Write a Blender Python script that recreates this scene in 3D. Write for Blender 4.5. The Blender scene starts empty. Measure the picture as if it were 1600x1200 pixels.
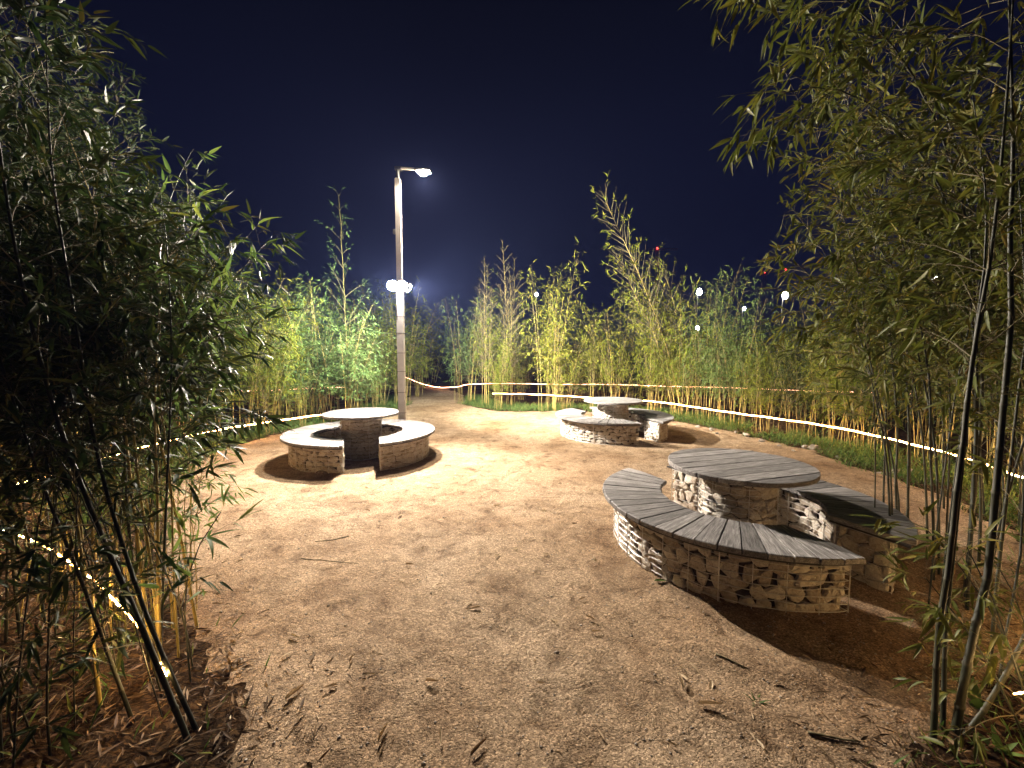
import bpy, math, random
import numpy as np
from mathutils import Vector, Matrix

R = math.radians
SC = bpy.context.scene
COL = SC.collection
rng = np.random.default_rng(7)
random.seed(7)

# ------------------------------------------------------------------ camera
FPX, PITCH, HCAM = 670.0, R(4.35), 1.75
cam_d = bpy.data.cameras.new('camera')
cam_d.sensor_width = 36.0
cam_d.lens = FPX / 1600.0 * 36.0
cam_d.clip_start = 0.05
cam_d.clip_end = 2000
cam = bpy.data.objects.new('camera', cam_d)
cam.location = (0, 0, HCAM)
cam.rotation_euler = (R(90) - PITCH, 0, 0)
COL.objects.link(cam)
SC.camera = cam

# ------------------------------------------------------------------ world (moonless night, faint town glow low down)
w = bpy.data.worlds.new('World')
SC.world = w
w.use_nodes = True
nt = w.node_tree
nt.nodes.clear()
wo = nt.nodes.new('ShaderNodeOutputWorld')
bg = nt.nodes.new('ShaderNodeBackground')
tc = nt.nodes.new('ShaderNodeTexCoord')
sx = nt.nodes.new('ShaderNodeSeparateXYZ')
rp = nt.nodes.new('ShaderNodeValToRGB')
rp.color_ramp.interpolation = 'EASE'
e = rp.color_ramp.elements
e[0].position = 0.0
e[0].color = (0.0014, 0.0020, 0.0125, 1)
e[1].position = 0.75
e[1].color = (0.0003, 0.0003, 0.0012, 1)
m_ = e.new(0.28)
m_.color = (0.0010, 0.0013, 0.0070, 1)
nt.links.new(tc.outputs['Generated'], sx.inputs[0])
nt.links.new(sx.outputs['Z'], rp.inputs[0])
nt.links.new(rp.outputs[0], bg.inputs[0])
bg.inputs[1].default_value = 1.0
nt.links.new(bg.outputs[0], wo.inputs[0])

# ------------------------------------------------------------------ exposure and render
SC.view_settings.view_transform = 'Standard'
SC.view_settings.look = 'None'
SC.view_settings.exposure = 1.0
SC.view_settings.gamma = 1.0
SC.view_settings.use_curve_mapping = False
SC.render.engine = 'CYCLES'
SC.cycles.use_denoising = True
SC.cycles.max_bounces = 6
SC.cycles.diffuse_bounces = 5
SC.cycles.glossy_bounces = 2
SC.cycles.transmission_bounces = 3
SC.cycles.transparent_max_bounces = 4
SC.cycles.sample_clamp_indirect = 8.0
SC.cycles.volume_bounces = 0
SC.cycles.volume_step_rate = 4

TOP_LAMP_W, MID_LAMP_W, MID_BACK_W = 950.0, 2350.0, 5800.0
STRING_E = 34.0
GLOW_HAZE = 0.0007  # density of the added volume that makes the lamp halos

# ------------------------------------------------------------------ helpers
def tag(o, label=None, cat=None, group=None, kind=None):
    if label: o['label'] = label
    if cat: o['category'] = cat
    if group: o['group'] = group
    if kind: o['kind'] = kind
    return o

def link(name, data, parent=None, loc=None):
    o = bpy.data.objects.new(name, data)
    COL.objects.link(o)
    if parent is not None: o.parent = parent
    if loc is not None: o.location = loc
    return o

def empty(name, loc=(0, 0, 0), rz=0.0, label=None, cat=None, group=None):
    o = link(name, None, None, loc)
    o.empty_display_size = 0.2
    o.rotation_euler = (0, 0, rz)
    return tag(o, label, cat, group)

def mesh(name, verts, faces, mat, smooth=False):
    me = bpy.data.meshes.new(name)
    me.from_pydata([tuple(v) for v in verts], [], [tuple(f) for f in faces])
    if mat is not None: me.materials.append(mat)
    if smooth:
        me.polygons.foreach_set('use_smooth', [True] * len(me.polygons))
    me.update()
    return me

def np_mesh(name, verts, tris, mat, smooth=False, face_attr=None, point_attr=None, nside=3):
    """verts (n,3), tris (m,nside) arrays -> mesh"""
    me = bpy.data.meshes.new(name)
    verts = np.ascontiguousarray(verts, dtype=np.float32)
    tris = np.ascontiguousarray(tris, dtype=np.int32)
    me.vertices.add(len(verts))
    me.vertices.foreach_set('co', verts.ravel())
    m = len(tris)
    me.loops.add(m * nside)
    me.loops.foreach_set('vertex_index', tris.ravel())
    me.polygons.add(m)
    me.polygons.foreach_set('loop_start', np.arange(0, m * nside, nside, dtype=np.int32))
    me.polygons.foreach_set('loop_total', np.full(m, nside, dtype=np.int32))
    if smooth:
        me.polygons.foreach_set('use_smooth', np.ones(m, dtype=bool))
    if mat is not None: me.materials.append(mat)
    me.update(calc_edges=True)
    if face_attr is not None:
        a = me.attributes.new('tint', 'FLOAT', 'FACE')
        a.data.foreach_set('value', np.ascontiguousarray(face_attr, dtype=np.float32))
    if point_attr is not None:
        a = me.attributes.new('band', 'FLOAT', 'POINT')
        a.data.foreach_set('value', np.ascontiguousarray(point_attr, dtype=np.float32))
    return me

def frame_of(t):
    t = t / (np.linalg.norm(t) + 1e-9)
    a = np.array([0, 0, 1.0]) if abs(t[2]) < 0.9 else np.array([1.0, 0, 0])
    u = np.cross(a, t); u /= np.linalg.norm(u)
    return u, np.cross(t, u)

def tube(pts, rad, n=6, cap=True):
    pts = np.asarray(pts, float)
    k = len(pts)
    rad = np.full(k, rad) if np.isscalar(rad) else np.asarray(rad)
    T = np.gradient(pts, axis=0)
    ang = np.arange(n) / n * 2 * np.pi
    V = []
    u, v = frame_of(T[0])
    for i in range(k):
        t = T[i] / (np.linalg.norm(T[i]) + 1e-9)
        u = u - t * np.dot(u, t); u /= (np.linalg.norm(u) + 1e-9)
        v = np.cross(t, u)
        V.append(pts[i] + rad[i] * (np.cos(ang)[:, None] * u + np.sin(ang)[:, None] * v))
    V = np.concatenate(V)
    F = []
    for i in range(k - 1):
        for j in range(n):
            a, b = i * n + j, i * n + (j + 1) % n
            F.append((a, b, b + n, a + n))
    if cap:
        F.append(tuple(range(n))[::-1]); F.append(tuple(range((k - 1) * n, k * n)))
    return V, F

class MB:
    def __init__(s): s.v = []; s.f = []; s.n = 0
    def add(s, V, F):
        s.v.append(np.asarray(V, float)); s.f += [tuple(i + s.n for i in f) for f in F]; s.n += len(V)
    def box(s, c, size, rz=0.0, rx=0.0, ry=0.0, bev=0.0):
        x, y, z = [q / 2 for q in size]
        M = Matrix.Rotation(rz, 3, 'Z') @ Matrix.Rotation(ry, 3, 'Y') @ Matrix.Rotation(rx, 3, 'X')
        if bev <= 0:
            P = [(-x,-y,-z),(x,-y,-z),(x,y,-z),(-x,y,-z),(-x,-y,z),(x,-y,z),(x,y,z),(-x,y,z)]
            F = [(0,3,2,1),(4,5,6,7),(0,1,5,4),(1,2,6,5),(2,3,7,6),(3,0,4,7)]
        else:
            b = bev; P = []; F = []
            for zz, ins in ((-z, b), (-z + b, 0), (z - b, 0), (z, b)):
                P += [(-x+ins,-y+ins,zz),(x-ins,-y+ins,zz),(x-ins,y-ins,zz),(-x+ins,y-ins,zz)]
            F = [(3,2,1,0),(12,13,14,15)]
            for L in range(3):
                for j in range(4):
                    a = L*4+j; d = L*4+(j+1)%4
                    F.append((a, d, d+4, a+4))
        s.add([np.array(M @ Vector(p)) + np.array(c) for p in P], F)
    def tube(s, pts, rad, n=6): s.add(*tube(pts, rad, n))
    def mesh(s, name, mat, smooth=False):
        return mesh(name, np.concatenate(s.v), s.f, mat, smooth)
    def build(s, name, mat, parent=None, smooth=False):
        return link(name, s.mesh(name, mat, smooth), parent)

def bp(u, v, h=0.0):
    dx = (u - 800) / FPX; dz = (600 - v) / FPX
    c, s = math.cos(PITCH), math.sin(PITCH)
    y = c + dz * s; z = -s + dz * c
    t = (h - HCAM) / z
    return np.array([dx * t, y * t, h])

def at(u, v, Y):
    dx = (u - 800) / FPX; dz = (600 - v) / FPX
    c, s = math.cos(PITCH), math.sin(PITCH)
    y = c + dz * s; z = -s + dz * c
    t = Y / y
    return np.array([dx * t, Y, HCAM + z * t])

def proj(P):
    P = np.asarray(P, float)
    c, s = math.cos(PITCH), math.sin(PITCH)
    y = P[..., 1]; z = P[..., 2] - HCAM
    d = y * c - z * s; up = y * s + z * c
    d = np.where(d < 0.05, 0.05, d)
    return 800 + FPX * P[..., 0] / d, 600 - FPX * up / d, y * c - z * s

def smooth_path(pts, step):
    """Catmull-Rom resampling at a roughly even step"""
    P = np.asarray(pts, float)
    P = np.vstack([2 * P[0] - P[1], P, 2 * P[-1] - P[-2]])
    out = []
    for i in range(1, len(P) - 2):
        p0, p1, p2, p3 = P[i-1:i+3]
        n = max(2, int(np.ceil(np.linalg.norm(p2 - p1) / step)))
        for t in np.arange(n) / n:
            out.append(0.5 * ((2*p1) + (-p0+p2)*t + (2*p0-5*p1+4*p2-p3)*t*t + (-p0+3*p1-3*p2+p3)*t**3))
    out.append(P[-2])
    return np.array(out)

# ------------------------------------------------------------------ materials
def newmat(name):
    m = bpy.data.materials.new(name); m.use_nodes = True
    n = m.node_tree; b = n.nodes['Principled BSDF']
    return m, n, b

def N(n, typ, **kw):
    x = n.nodes.new(typ)
    for k, v in kw.items():
        if k.startswith('i_'): x.inputs[int(k[2:])].default_value = v
        else: setattr(x, k, v)
    return x

def ramp(n, stops, interp='LINEAR'):
    r = n.nodes.new('ShaderNodeValToRGB'); r.color_ramp.interpolation = interp
    el = r.color_ramp.elements
    el[0].position, el[0].color = stops[0][0], (*stops[0][1], 1)
    el[1].position, el[1].color = stops[-1][0], (*stops[-1][1], 1)
    for p, c in stops[1:-1]:
        q = el.new(p); q.color = (*c, 1)
    return r

def noise(n, coord, scale, detail=4, rough=0.55, dist=0.0):
    x = n.nodes.new('ShaderNodeTexNoise')
    x.inputs['Scale'].default_value = scale; x.inputs['Detail'].default_value = detail
    x.inputs['Roughness'].default_value = rough; x.inputs['Distortion'].default_value = dist
    if coord is not None: n.links.new(coord, x.inputs['Vector'])
    return x

def mixc(n, fac, a, b, mode='MIX'):
    x = n.nodes.new('ShaderNodeMix'); x.data_type = 'RGBA'; x.blend_type = mode
    for s, val in ((x.inputs[0], fac), (x.inputs[6], a), (x.inputs[7], b)):
        if hasattr(val, 'is_linked') or isinstance(val, bpy.types.NodeSocket): n.links.new(val, s)
        elif isinstance(val, (int, float)): s.default_value = val
        else: s.default_value = (*val, 1) if len(val) == 3 else val
    return x.outputs[2]

def bump(n, b, h, dist, strength=1.0, prev=None):
    x = n.nodes.new('ShaderNodeBump'); x.inputs['Distance'].default_value = dist
    x.inputs['Strength'].default_value = strength
    n.links.new(h, x.inputs['Height'])
    if prev is not None: n.links.new(prev, x.inputs['Normal'])
    n.links.new(x.outputs[0], b.inputs['Normal'])
    return x.outputs[0]

def mat_sand():
    m, n, b = newmat('decomposed_granite')
    geo = N(n, 'ShaderNodeNewGeometry'); P = geo.outputs['Position']
    big = noise(n, P, 0.55, 4, 0.6, 0.4)
    r1 = ramp(n, [(0.30, (0.185, 0.117, 0.064)), (0.5, (0.272, 0.196, 0.124)), (0.7, (0.345, 0.266, 0.182))])
    n.links.new(big.outputs[0], r1.inputs[0])
    mid = noise(n, P, 6.5, 5, 0.7, 0.6)
    r2 = ramp(n, [(0.33, (0.52, 0.48, 0.44)), (0.47, (0.95, 0.95, 0.95)), (0.7, (1.12, 1.12, 1.12))])
    n.links.new(mid.outputs[0], r2.inputs[0])
    c = mixc(n, 1.0, r1.outputs[0], r2.outputs[0], 'MULTIPLY')
    pt = noise(n, P, 1.9, 6, 0.72, 0.8)
    r5 = ramp(n, [(0.36, (0.66, 0.62, 0.58)), (0.50, (1.0, 1.0, 1.0)), (0.66, (1.10, 1.10, 1.10))]); n.links.new(pt.outputs[0], r5.inputs[0])
    c = mixc(n, 1.0, c, r5.outputs[0], 'MULTIPLY')
    vo = N(n, 'ShaderNodeTexVoronoi'); vo.inputs['Scale'].default_value = 125.0
    n.links.new(P, vo.inputs['Vector'])
    sp = N(n, 'ShaderNodeSeparateColor'); n.links.new(vo.outputs['Color'], sp.inputs[0])
    r3 = ramp(n, [(0.0, (0.35, 0.32, 0.30)), (0.25, (0.75, 0.72, 0.7)), (0.72, (1.1, 1.08, 1.05)), (0.93, (1.9, 1.85, 1.8))])
    n.links.new(sp.outputs[0], r3.inputs[0])
    c = mixc(n, 0.75, c, mixc(n, 1.0, c, r3.outputs[0], 'MULTIPLY'))
    n.links.new(c, b.inputs['Base Color'])
    b.inputs['Roughness'].default_value = 0.9
    b.inputs['Specular IOR Level'].default_value = 0.10
    n1 = bump(n, b, vo.outputs['Distance'], -0.004, 0.9)
    f = noise(n, P, 38, 6, 0.75)
    n2 = bump(n, b, f.outputs[0], 0.009, 0.9, n1)
    bump(n, b, mid.outputs[0], 0.024, 0.9, n2)
    return m

def mat_soil():
    m, n, b = newmat('leaf_littered_soil')
    geo = N(n, 'ShaderNodeNewGeometry'); P = geo.outputs['Position']
    a = noise(n, P, 1.3, 5, 0.65)
    r1 = ramp(n, [(0.3, (0.016, 0.010, 0.005)), (0.5, (0.040, 0.024, 0.012)), (0.72, (0.085, 0.052, 0.027))])
    n.links.new(a.outputs[0], r1.inputs[0])
    vo = N(n, 'ShaderNodeTexVoronoi'); vo.inputs['Scale'].default_value = 40.0
    vo.inputs['Randomness'].default_value = 1.0
    st = N(n, 'ShaderNodeMapping'); st.inputs['Scale'].default_value = (1.0, 2.7, 1.0); st.inputs['Rotation'].default_value = (0, 0, 0.6)
    wr = noise(n, P, 3.0, 2)
    ad = mixc(n, 0.25, P, wr.outputs['Color'], 'ADD')
    n.links.new(ad, st.inputs[0]); n.links.new(st.outputs[0], vo.inputs['Vector'])
    sp = N(n, 'ShaderNodeSeparateColor'); n.links.new(vo.outputs['Color'], sp.inputs[0])
    r3 = ramp(n, [(0.0, (0.5, 0.45, 0.4)), (0.6, (1, 1, 1)), (0.95, (2.2, 2.0, 1.6))])
    n.links.new(sp.outputs[0], r3.inputs[0])
    c = mixc(n, 1.0, r1.outputs[0], r3.outputs[0], 'MULTIPLY')
    n.links.new(c, b.inputs['Base Color']); b.inputs['Roughness'].default_value = 1.0; b.inputs['Specular IOR Level'].default_value = 0.03
    bump(n, b, noise(n, P, 12, 8, 0.8).outputs[0], 0.045, 0.9)
    return m

def mat_leaf(name, cols, trans=0.32, rough=0.55):
    """cols: ramp colours picked per leaf by the 'tint' face attribute and the object"""
    m, n, b = newmat(name)
    at_ = N(n, 'ShaderNodeAttribute', attribute_name='tint')
    oi = N(n, 'ShaderNodeObjectInfo')
    ad = N(n, 'ShaderNodeMath', operation='MULTIPLY_ADD'); ad.inputs[1].default_value = 0.45
    n.links.new(oi.outputs['Random'], ad.inputs[0]); n.links.new(at_.outputs['Fac'], ad.inputs[2])
    fr = N(n, 'ShaderNodeMath', operation='MULTIPLY'); fr.inputs[1].default_value = 0.69
    n.links.new(ad.outputs[0], fr.inputs[0])
    k = len(cols)
    r = ramp(n, [(p, c) for p, c in cols])
    n.links.new(fr.outputs[0], r.inputs[0])
    n.links.new(r.outputs[0], b.inputs['Base Color'])
    b.inputs['Roughness'].default_value = rough
    b.inputs['Specular IOR Level'].default_value = 0.13
    tr = N(n, 'ShaderNodeBsdfTranslucent')
    hs = N(n, 'ShaderNodeHueSaturation'); hs.inputs['Value'].default_value = 1.5; hs.inputs['Saturation'].default_value = 1.1
    n.links.new(r.outputs[0], hs.inputs['Color']); n.links.new(hs.outputs[0], tr.inputs[0])
    mx = N(n, 'ShaderNodeMixShader'); mx.inputs[0].default_value = trans
    n.links.new(b.outputs[0], mx.inputs[1]); n.links.new(tr.outputs[0], mx.inputs[2])
    n.links.new(mx.outputs[0], n.nodes['Material Output'].inputs[0])
    return m

def mat_culm(name, c1, c2, ring):
    m, n, b = newmat(name)
    at_ = N(n, 'ShaderNodeAttribute', attribute_name='band')
    tcx = N(n, 'ShaderNodeTexCoord')
    nz = noise(n, tcx.outputs['Object'], 9, 4, 0.6)
    oi = N(n, 'ShaderNodeObjectInfo')
    s = N(n, 'ShaderNodeMath', operation='ADD'); n.links.new(nz.outputs[0], s.inputs[0])
    q = N(n, 'ShaderNodeMath', operation='MULTIPLY_ADD'); q.inputs[1].default_value = 0.7; q.inputs[2].default_value = -0.35
    n.links.new(oi.outputs['Random'], q.inputs[0]); n.links.new(q.outputs[0], s.inputs[1])
    r = ramp(n, [(0.25, c1), (0.75, c2)]); n.links.new(s.outputs[0], r.inputs[0])
    c = mixc(n, at_.outputs['Fac'], r.outputs[0], ring)
    n.links.new(c, b.inputs['Base Color'])
    b.inputs['Roughness'].default_value = 0.55
    b.inputs['Specular IOR Level'].default_value = 0.3
    return m

def mat_wood(name, dark, lite, scale=1.0):
    m, n, b = newmat(name)
    tcx = N(n, 'ShaderNodeTexCoord'); oi = N(n, 'ShaderNodeObjectInfo')
    mp = N(n, 'ShaderNodeMapping'); mp.inputs['Scale'].default_value = (1.6, 16, 16)
    off = N(n, 'ShaderNodeVectorMath', operation='SCALE'); off.inputs[0].default_value = (37, 51, 23)
    n.links.new(oi.outputs['Random'], off.inputs['Scale'])
    n.links.new(tcx.outputs['Object'], mp.inputs[0]); n.links.new(off.outputs[0], mp.inputs['Location'])
    g = noise(n, mp.outputs[0], 3.2, 7, 0.72, 0.5)
    r = ramp(n, [(0.30, dark), (0.52, tuple((a + b2) / 2 for a, b2 in zip(dark, lite))), (0.68, lite)])
    n.links.new(g.outputs[0], r.inputs[0])
    mp2 = N(n, 'ShaderNodeMapping'); mp2.inputs['Scale'].default_value = (3, 60, 60)
    n.links.new(tcx.outputs['Object'], mp2.inputs[0]); n.links.new(off.outputs[0], mp2.inputs['Location'])
    g2 = noise(n, mp2.outputs[0], 3, 4, 0.7, 0.3)
    rr = ramp(n, [(0.38, (0.35, 0.33, 0.32)), (0.5, (1, 1, 1))]); n.links.new(g2.outputs[0], rr.inputs[0])
    c = mixc(n, 0.8, r.outputs[0], rr.outputs[0], 'MULTIPLY')
    # worn pale scuffs and droppings
    st = noise(n, tcx.outputs['Object'], 7, 5, 0.75); n.links.new(off.outputs[0], mp.inputs['Location'])
    s2 = N(n, 'ShaderNodeVectorMath', operation='ADD'); n.links.new(tcx.outputs['Object'], s2.inputs[0]); n.links.new(off.outputs[0], s2.inputs[1])
    n.links.new(s2.outputs[0], st.inputs['Vector'])
    r4 = ramp(n, [(0.60, (0, 0, 0)), (0.72, (1, 1, 1))]); n.links.new(st.outputs[0], r4.inputs[0])
    c = mixc(n, mixc(n, 1.0, r4.outputs[0], (0.35, 0.35, 0.35), 'MULTIPLY'), c, (0.42, 0.39, 0.35))
    hv = N(n, 'ShaderNodeHueSaturation')
    mr = N(n, 'ShaderNodeMapRange'); mr.inputs[3].default_value = 0.62; mr.inputs[4].default_value = 1.3
    n.links.new(oi.outputs['Random'], mr.inputs[0]); n.links.new(mr.outputs[0], hv.inputs['Value'])
    n.links.new(c, hv.inputs['Color'])
    n.links.new(hv.outputs[0], b.inputs['Base Color'])
    b.inputs['Roughness'].default_value = 0.65
    b.inputs['Specular IOR Level'].default_value = 0.3
    n1 = bump(n, b, g.outputs[0], 0.004, 0.8)
    bump(n, b, g2.outputs[0], 0.0025, 0.8, n1)
    return m

def mat_stone(name, cols):
    m, n, b = newmat(name)
    tcx = N(n, 'ShaderNodeTexCoord'); oi = N(n, 'ShaderNodeObjectInfo')
    off = N(n, 'ShaderNodeVectorMath', operation='SCALE'); off.inputs[0].default_value = (17, 31, 43)
    n.links.new(oi.outputs['Random'], off.inputs['Scale'])
    ad = N(n, 'ShaderNodeVectorMath', operation='ADD'); n.links.new(tcx.outputs['Object'], ad.inputs[0]); n.links.new(off.outputs[0], ad.inputs[1])
    a = noise(n, ad.outputs[0], 14, 6, 0.7, 0.3)
    s = N(n, 'ShaderNodeMath', operation='MULTIPLY_ADD'); s.inputs[1].default_value = 0.45; s.inputs[2].default_value = -0.2
    n.links.new(oi.outputs['Random'], s.inputs[0])
    t = N(n, 'ShaderNodeMath', operation='ADD'); n.links.new(a.outputs[0], t.inputs[0]); n.links.new(s.outputs[0], t.inputs[1])
    r = ramp(n, cols); n.links.new(t.outputs[0], r.inputs[0])
    sp = noise(n, ad.outputs[0], 60, 5, 0.75)
    rr = ramp(n, [(0.36, (0.4, 0.36, 0.32)), (0.5, (1, 1, 1))]); n.links.new(sp.outputs[0], rr.inputs[0])
    c = mixc(n, 0.6, r.outputs[0], rr.outputs[0], 'MULTIPLY')
    n.links.new(c, b.inputs['Base Color'])
    b.inputs['Roughness'].default_value = 0.88
    n1 = bump(n, b, a.outputs[0], 0.02, 0.8)
    bump(n, b, sp.outputs[0], 0.006, 0.9, n1)
    return m

def mat_plain(name, col, rough=0.6, metal=0.0, nscale=20, amp=0.25):
    m, n, b = newmat(name)
    tcx = N(n, 'ShaderNodeTexCoord')
    a = noise(n, tcx.outputs['Object'], nscale, 5, 0.6)
    lo = tuple(c * (1 - amp) for c in col); hi = tuple(min(1, c * (1 + amp)) for c in col)
    r = ramp(n, [(0.35, lo), (0.65, hi)]); n.links.new(a.outputs[0], r.inputs[0])
    n.links.new(r.outputs[0], b.inputs['Base Color'])
    b.inputs['Roughness'].default_value = rough; b.inputs['Metallic'].default_value = metal
    return m

def mat_emit(name, col, strength):
    m, n, b = newmat(name)
    b.inputs['Base Color'].default_value = (0.5, 0.45, 0.4, 1)
    b.inputs['Emission Color'].default_value = (*col, 1)
    b.inputs['Emission Strength'].default_value = strength
    return m

M = {}
M['sand'] = mat_sand()
M['soil'] = mat_soil()
M['leaf_green'] = mat_leaf('bamboo_leaf_green', [(0.0, (0.052, 0.095, 0.030)), (0.4, (0.085, 0.135, 0.042)), (0.75, (0.13, 0.165, 0.045)), (0.93, (0.20, 0.18, 0.04)), (1.0, (0.30, 0.24, 0.09))])
M['leaf_olive'] = mat_leaf('bamboo_leaf_olive', [(0.0, (0.075, 0.105, 0.014)), (0.4, (0.12, 0.145, 0.018)), (0.75, (0.175, 0.175, 0.024)), (0.92, (0.25, 0.20, 0.04)), (1.0, (0.32, 0.25, 0.09))])
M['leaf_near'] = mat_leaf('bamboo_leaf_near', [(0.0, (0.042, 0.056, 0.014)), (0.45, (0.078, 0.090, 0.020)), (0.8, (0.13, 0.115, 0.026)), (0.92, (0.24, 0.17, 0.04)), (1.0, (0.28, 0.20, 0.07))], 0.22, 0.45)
M['leaf_shaded'] = mat_leaf('bamboo_leaf_shaded', [(0.0, (0.012, 0.024, 0.009)), (0.45, (0.024, 0.040, 0.012)), (0.8, (0.048, 0.056, 0.014)), (0.94, (0.13, 0.11, 0.03)), (1.0, (0.26, 0.20, 0.08))], 0.14, 0.5)  # leaves seen from their unlit side, that shade put into the colour
M['grass'] = mat_leaf('grass_blade', [(0.0, (0.045, 0.085, 0.022)), (0.5, (0.075, 0.125, 0.030)), (0.85, (0.12, 0.15, 0.035)), (1.0, (0.28, 0.22, 0.09))], 0.25, 0.6)
M['dry_leaf'] = mat_leaf('dry_leaf', [(0.0, (0.16, 0.10, 0.055)), (0.35, (0.34, 0.24, 0.14)), (0.7, (0.50, 0.39, 0.25)), (1.0, (0.6, 0.5, 0.36))], 0.1, 0.7)
M['litter'] = mat_leaf('litter_leaf', [(0.0, (0.035, 0.020, 0.010)), (0.45, (0.085, 0.052, 0.026)), (0.8, (0.17, 0.115, 0.062)), (1.0, (0.34, 0.26, 0.15))], 0.08, 0.75)
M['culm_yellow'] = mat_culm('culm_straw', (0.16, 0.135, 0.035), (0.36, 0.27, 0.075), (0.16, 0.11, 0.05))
M['culm_shaded'] = mat_culm('culm_shaded', (0.008, 0.012, 0.006), (0.024, 0.026, 0.012), (0.06, 0.055, 0.035))  # green culms darkened in the colour for the shade of the foliage round them
M['twig'] = mat_plain('twig_bark', (0.11, 0.090, 0.040), 0.75)
M['wood'] = mat_wood('weathered_plank', (0.075, 0.070, 0.066), (0.40, 0.38, 0.365))
M['dark_wood'] = mat_plain('seat_frame_wood', (0.035, 0.028, 0.022), 0.8)
M['stone'] = mat_stone('limestone', [(0.2, (0.27, 0.21, 0.15)), (0.5, (0.50, 0.44, 0.36)), (0.85, (0.64, 0.60, 0.53))])
M['rubble'] = mat_plain('rubble_core', (0.07, 0.052, 0.038), 0.95, 0, 30, 0.5)
M['wire'] = mat_plain('galvanised_wire', (0.55, 0.53, 0.50), 0.45, 0.3)
M['pole'] = mat_plain('pole_paint', (0.50, 0.47, 0.43), 0.45, 0.0, 6, 0.1)
M['metal'] = mat_plain('lamp_metal', (0.16, 0.16, 0.16), 0.4, 0.7)
M['strap'] = mat_plain('black_strap', (0.02, 0.02, 0.02), 0.6)
M['lens_top'] = mat_emit('lamp_lens_warm', (1.0, 0.88, 0.66), 260)
M['lens_mid'] = mat_emit('flood_lens_cool', (1.0, 0.95, 0.90), 260)
M['string'] = mat_emit('string_cable_glow', (1.0, 0.48, 0.15), 44.0)
M['string_dim'] = mat_emit('string_cable_faint', (1.0, 0.50, 0.13), 20.0)
M['string_bead'] = mat_emit('string_led', (1.0, 0.60, 0.24), STRING_E * 26)
M['string_back'] = mat_emit('back_string_cable_glow', (1.0, 0.42, 0.24), 9.0)
M['string_back_bead'] = mat_emit('back_string_led', (1.0, 0.66, 0.50), STRING_E * 5)
M['far_lens'] = mat_emit('far_lamp_lens', (1.0, 0.95, 0.88), 60)
M['red_lens'] = mat_emit('red_aviation_lens', (1.0, 0.03, 0.04), 10)
M['crane'] = mat_plain('crane_steel', (0.35, 0.05, 0.03), 0.6)
M['rock'] = mat_stone('field_rock', [(0.2, (0.10, 0.08, 0.06)), (0.5, (0.24, 0.20, 0.16)), (0.85, (0.40, 0.35, 0.29))])

# ------------------------------------------------------------------ ground
def hgt(x, y):
    return 0.012 * np.sin(x * 0.9 + 0.4) * np.cos(y * 0.7 - 0.3) + 0.008 * np.sin(x * 1.7 - y * 1.1)

def grid_mesh(name, xs, ys, zf, mat, keep=None, smooth=True):
    X, Y = np.meshgrid(xs, ys)
    Z = zf(X, Y)
    V = np.stack([X.ravel(), Y.ravel(), Z.ravel()], 1)
    nx, ny = len(xs), len(ys)
    I = np.arange(nx * ny).reshape(ny, nx)
    Q = np.stack([I[:-1, :-1].ravel(), I[:-1, 1:].ravel(), I[1:, 1:].ravel(), I[1:, :-1].ravel()], 1)
    if keep is not None:
        C = V[Q].mean(1)
        Q = Q[keep(C[:, 0], C[:, 1])]
        used = np.unique(Q); mp = -np.ones(len(V), int); mp[used] = np.arange(len(used))
        V = V[used]; Q = mp[Q]
    return np_mesh(name, V, Q, mat, smooth, nside=4)

def fade(x, y):
    return np.clip((34 - np.hypot(x - 0, y - 10)) / 8, 0, 1)
xs = np.concatenate([[-900, -500, -250, -120, -60, -35, -25], np.arange(-20, 20.01, 0.25), [25, 35, 60, 120, 250, 500, 900]])
ys = np.concatenate([[-900, -500, -250, -120, -60, -30, -12], np.arange(-6, 28.01, 0.25), [34, 45, 70, 130, 250, 500, 900]])
g = link('ground', grid_mesh('ground', xs, ys, lambda x, y: hgt(x, y) * fade(x, y), M['soil']))
tag(g, kind='structure')

EDGE = [(-1.35, -4), (-1.25, 0.5), (-1.38, 1.74), (-2.3, 2.8), (-3.2, 3.8), (-4.2, 5.0), (-4.85, 6.2), (-5.1, 7.4), (-4.95, 8.7), (-4.5, 10.0),
        (-3.9, 11.3), (-3.45, 13.0), (-3.9, 15.5), (-4.7, 18.2), (-6.5, 20.0), (-10, 21.2), (-10, 22.8), (-6, 21.9), (-3.7, 20.6), (-2.4, 18.4),
        (-1.75, 15.5), (-1.55, 13.9), (-0.7, 12.75), (0.6, 12.45), (1.9, 12.4), (3.1, 11.7), (4.1, 10.5), (4.75, 9.2), (4.95, 8.2), (5.3, 7.2), (5.35, 5.9),
        (5.1, 4.8), (4.6, 3.75), (3.5, 2.7), (2.4, 2.05), (1.75, 1.6), (1.45, 0.6), (1.5, -4)]
edge_s = smooth_path([(a, b, 0) for a, b in EDGE] + [(EDGE[0][0], EDGE[0][1], 0)], 0.25)[:, :2]

def inside(x, y, poly=edge_s):
    c = np.zeros(x.shape, bool)
    px, py = poly[:, 0], poly[:, 1]
    for i in range(len(poly) - 1):
        x1, y1, x2, y2 = px[i], py[i], px[i+1], py[i+1]
        if y1 == y2: continue
        k = ((y1 > y) != (y2 > y)) & (x < (x2 - x1) * (y - y1) / (y2 - y1) + x1)
        c ^= k
    return c

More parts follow.
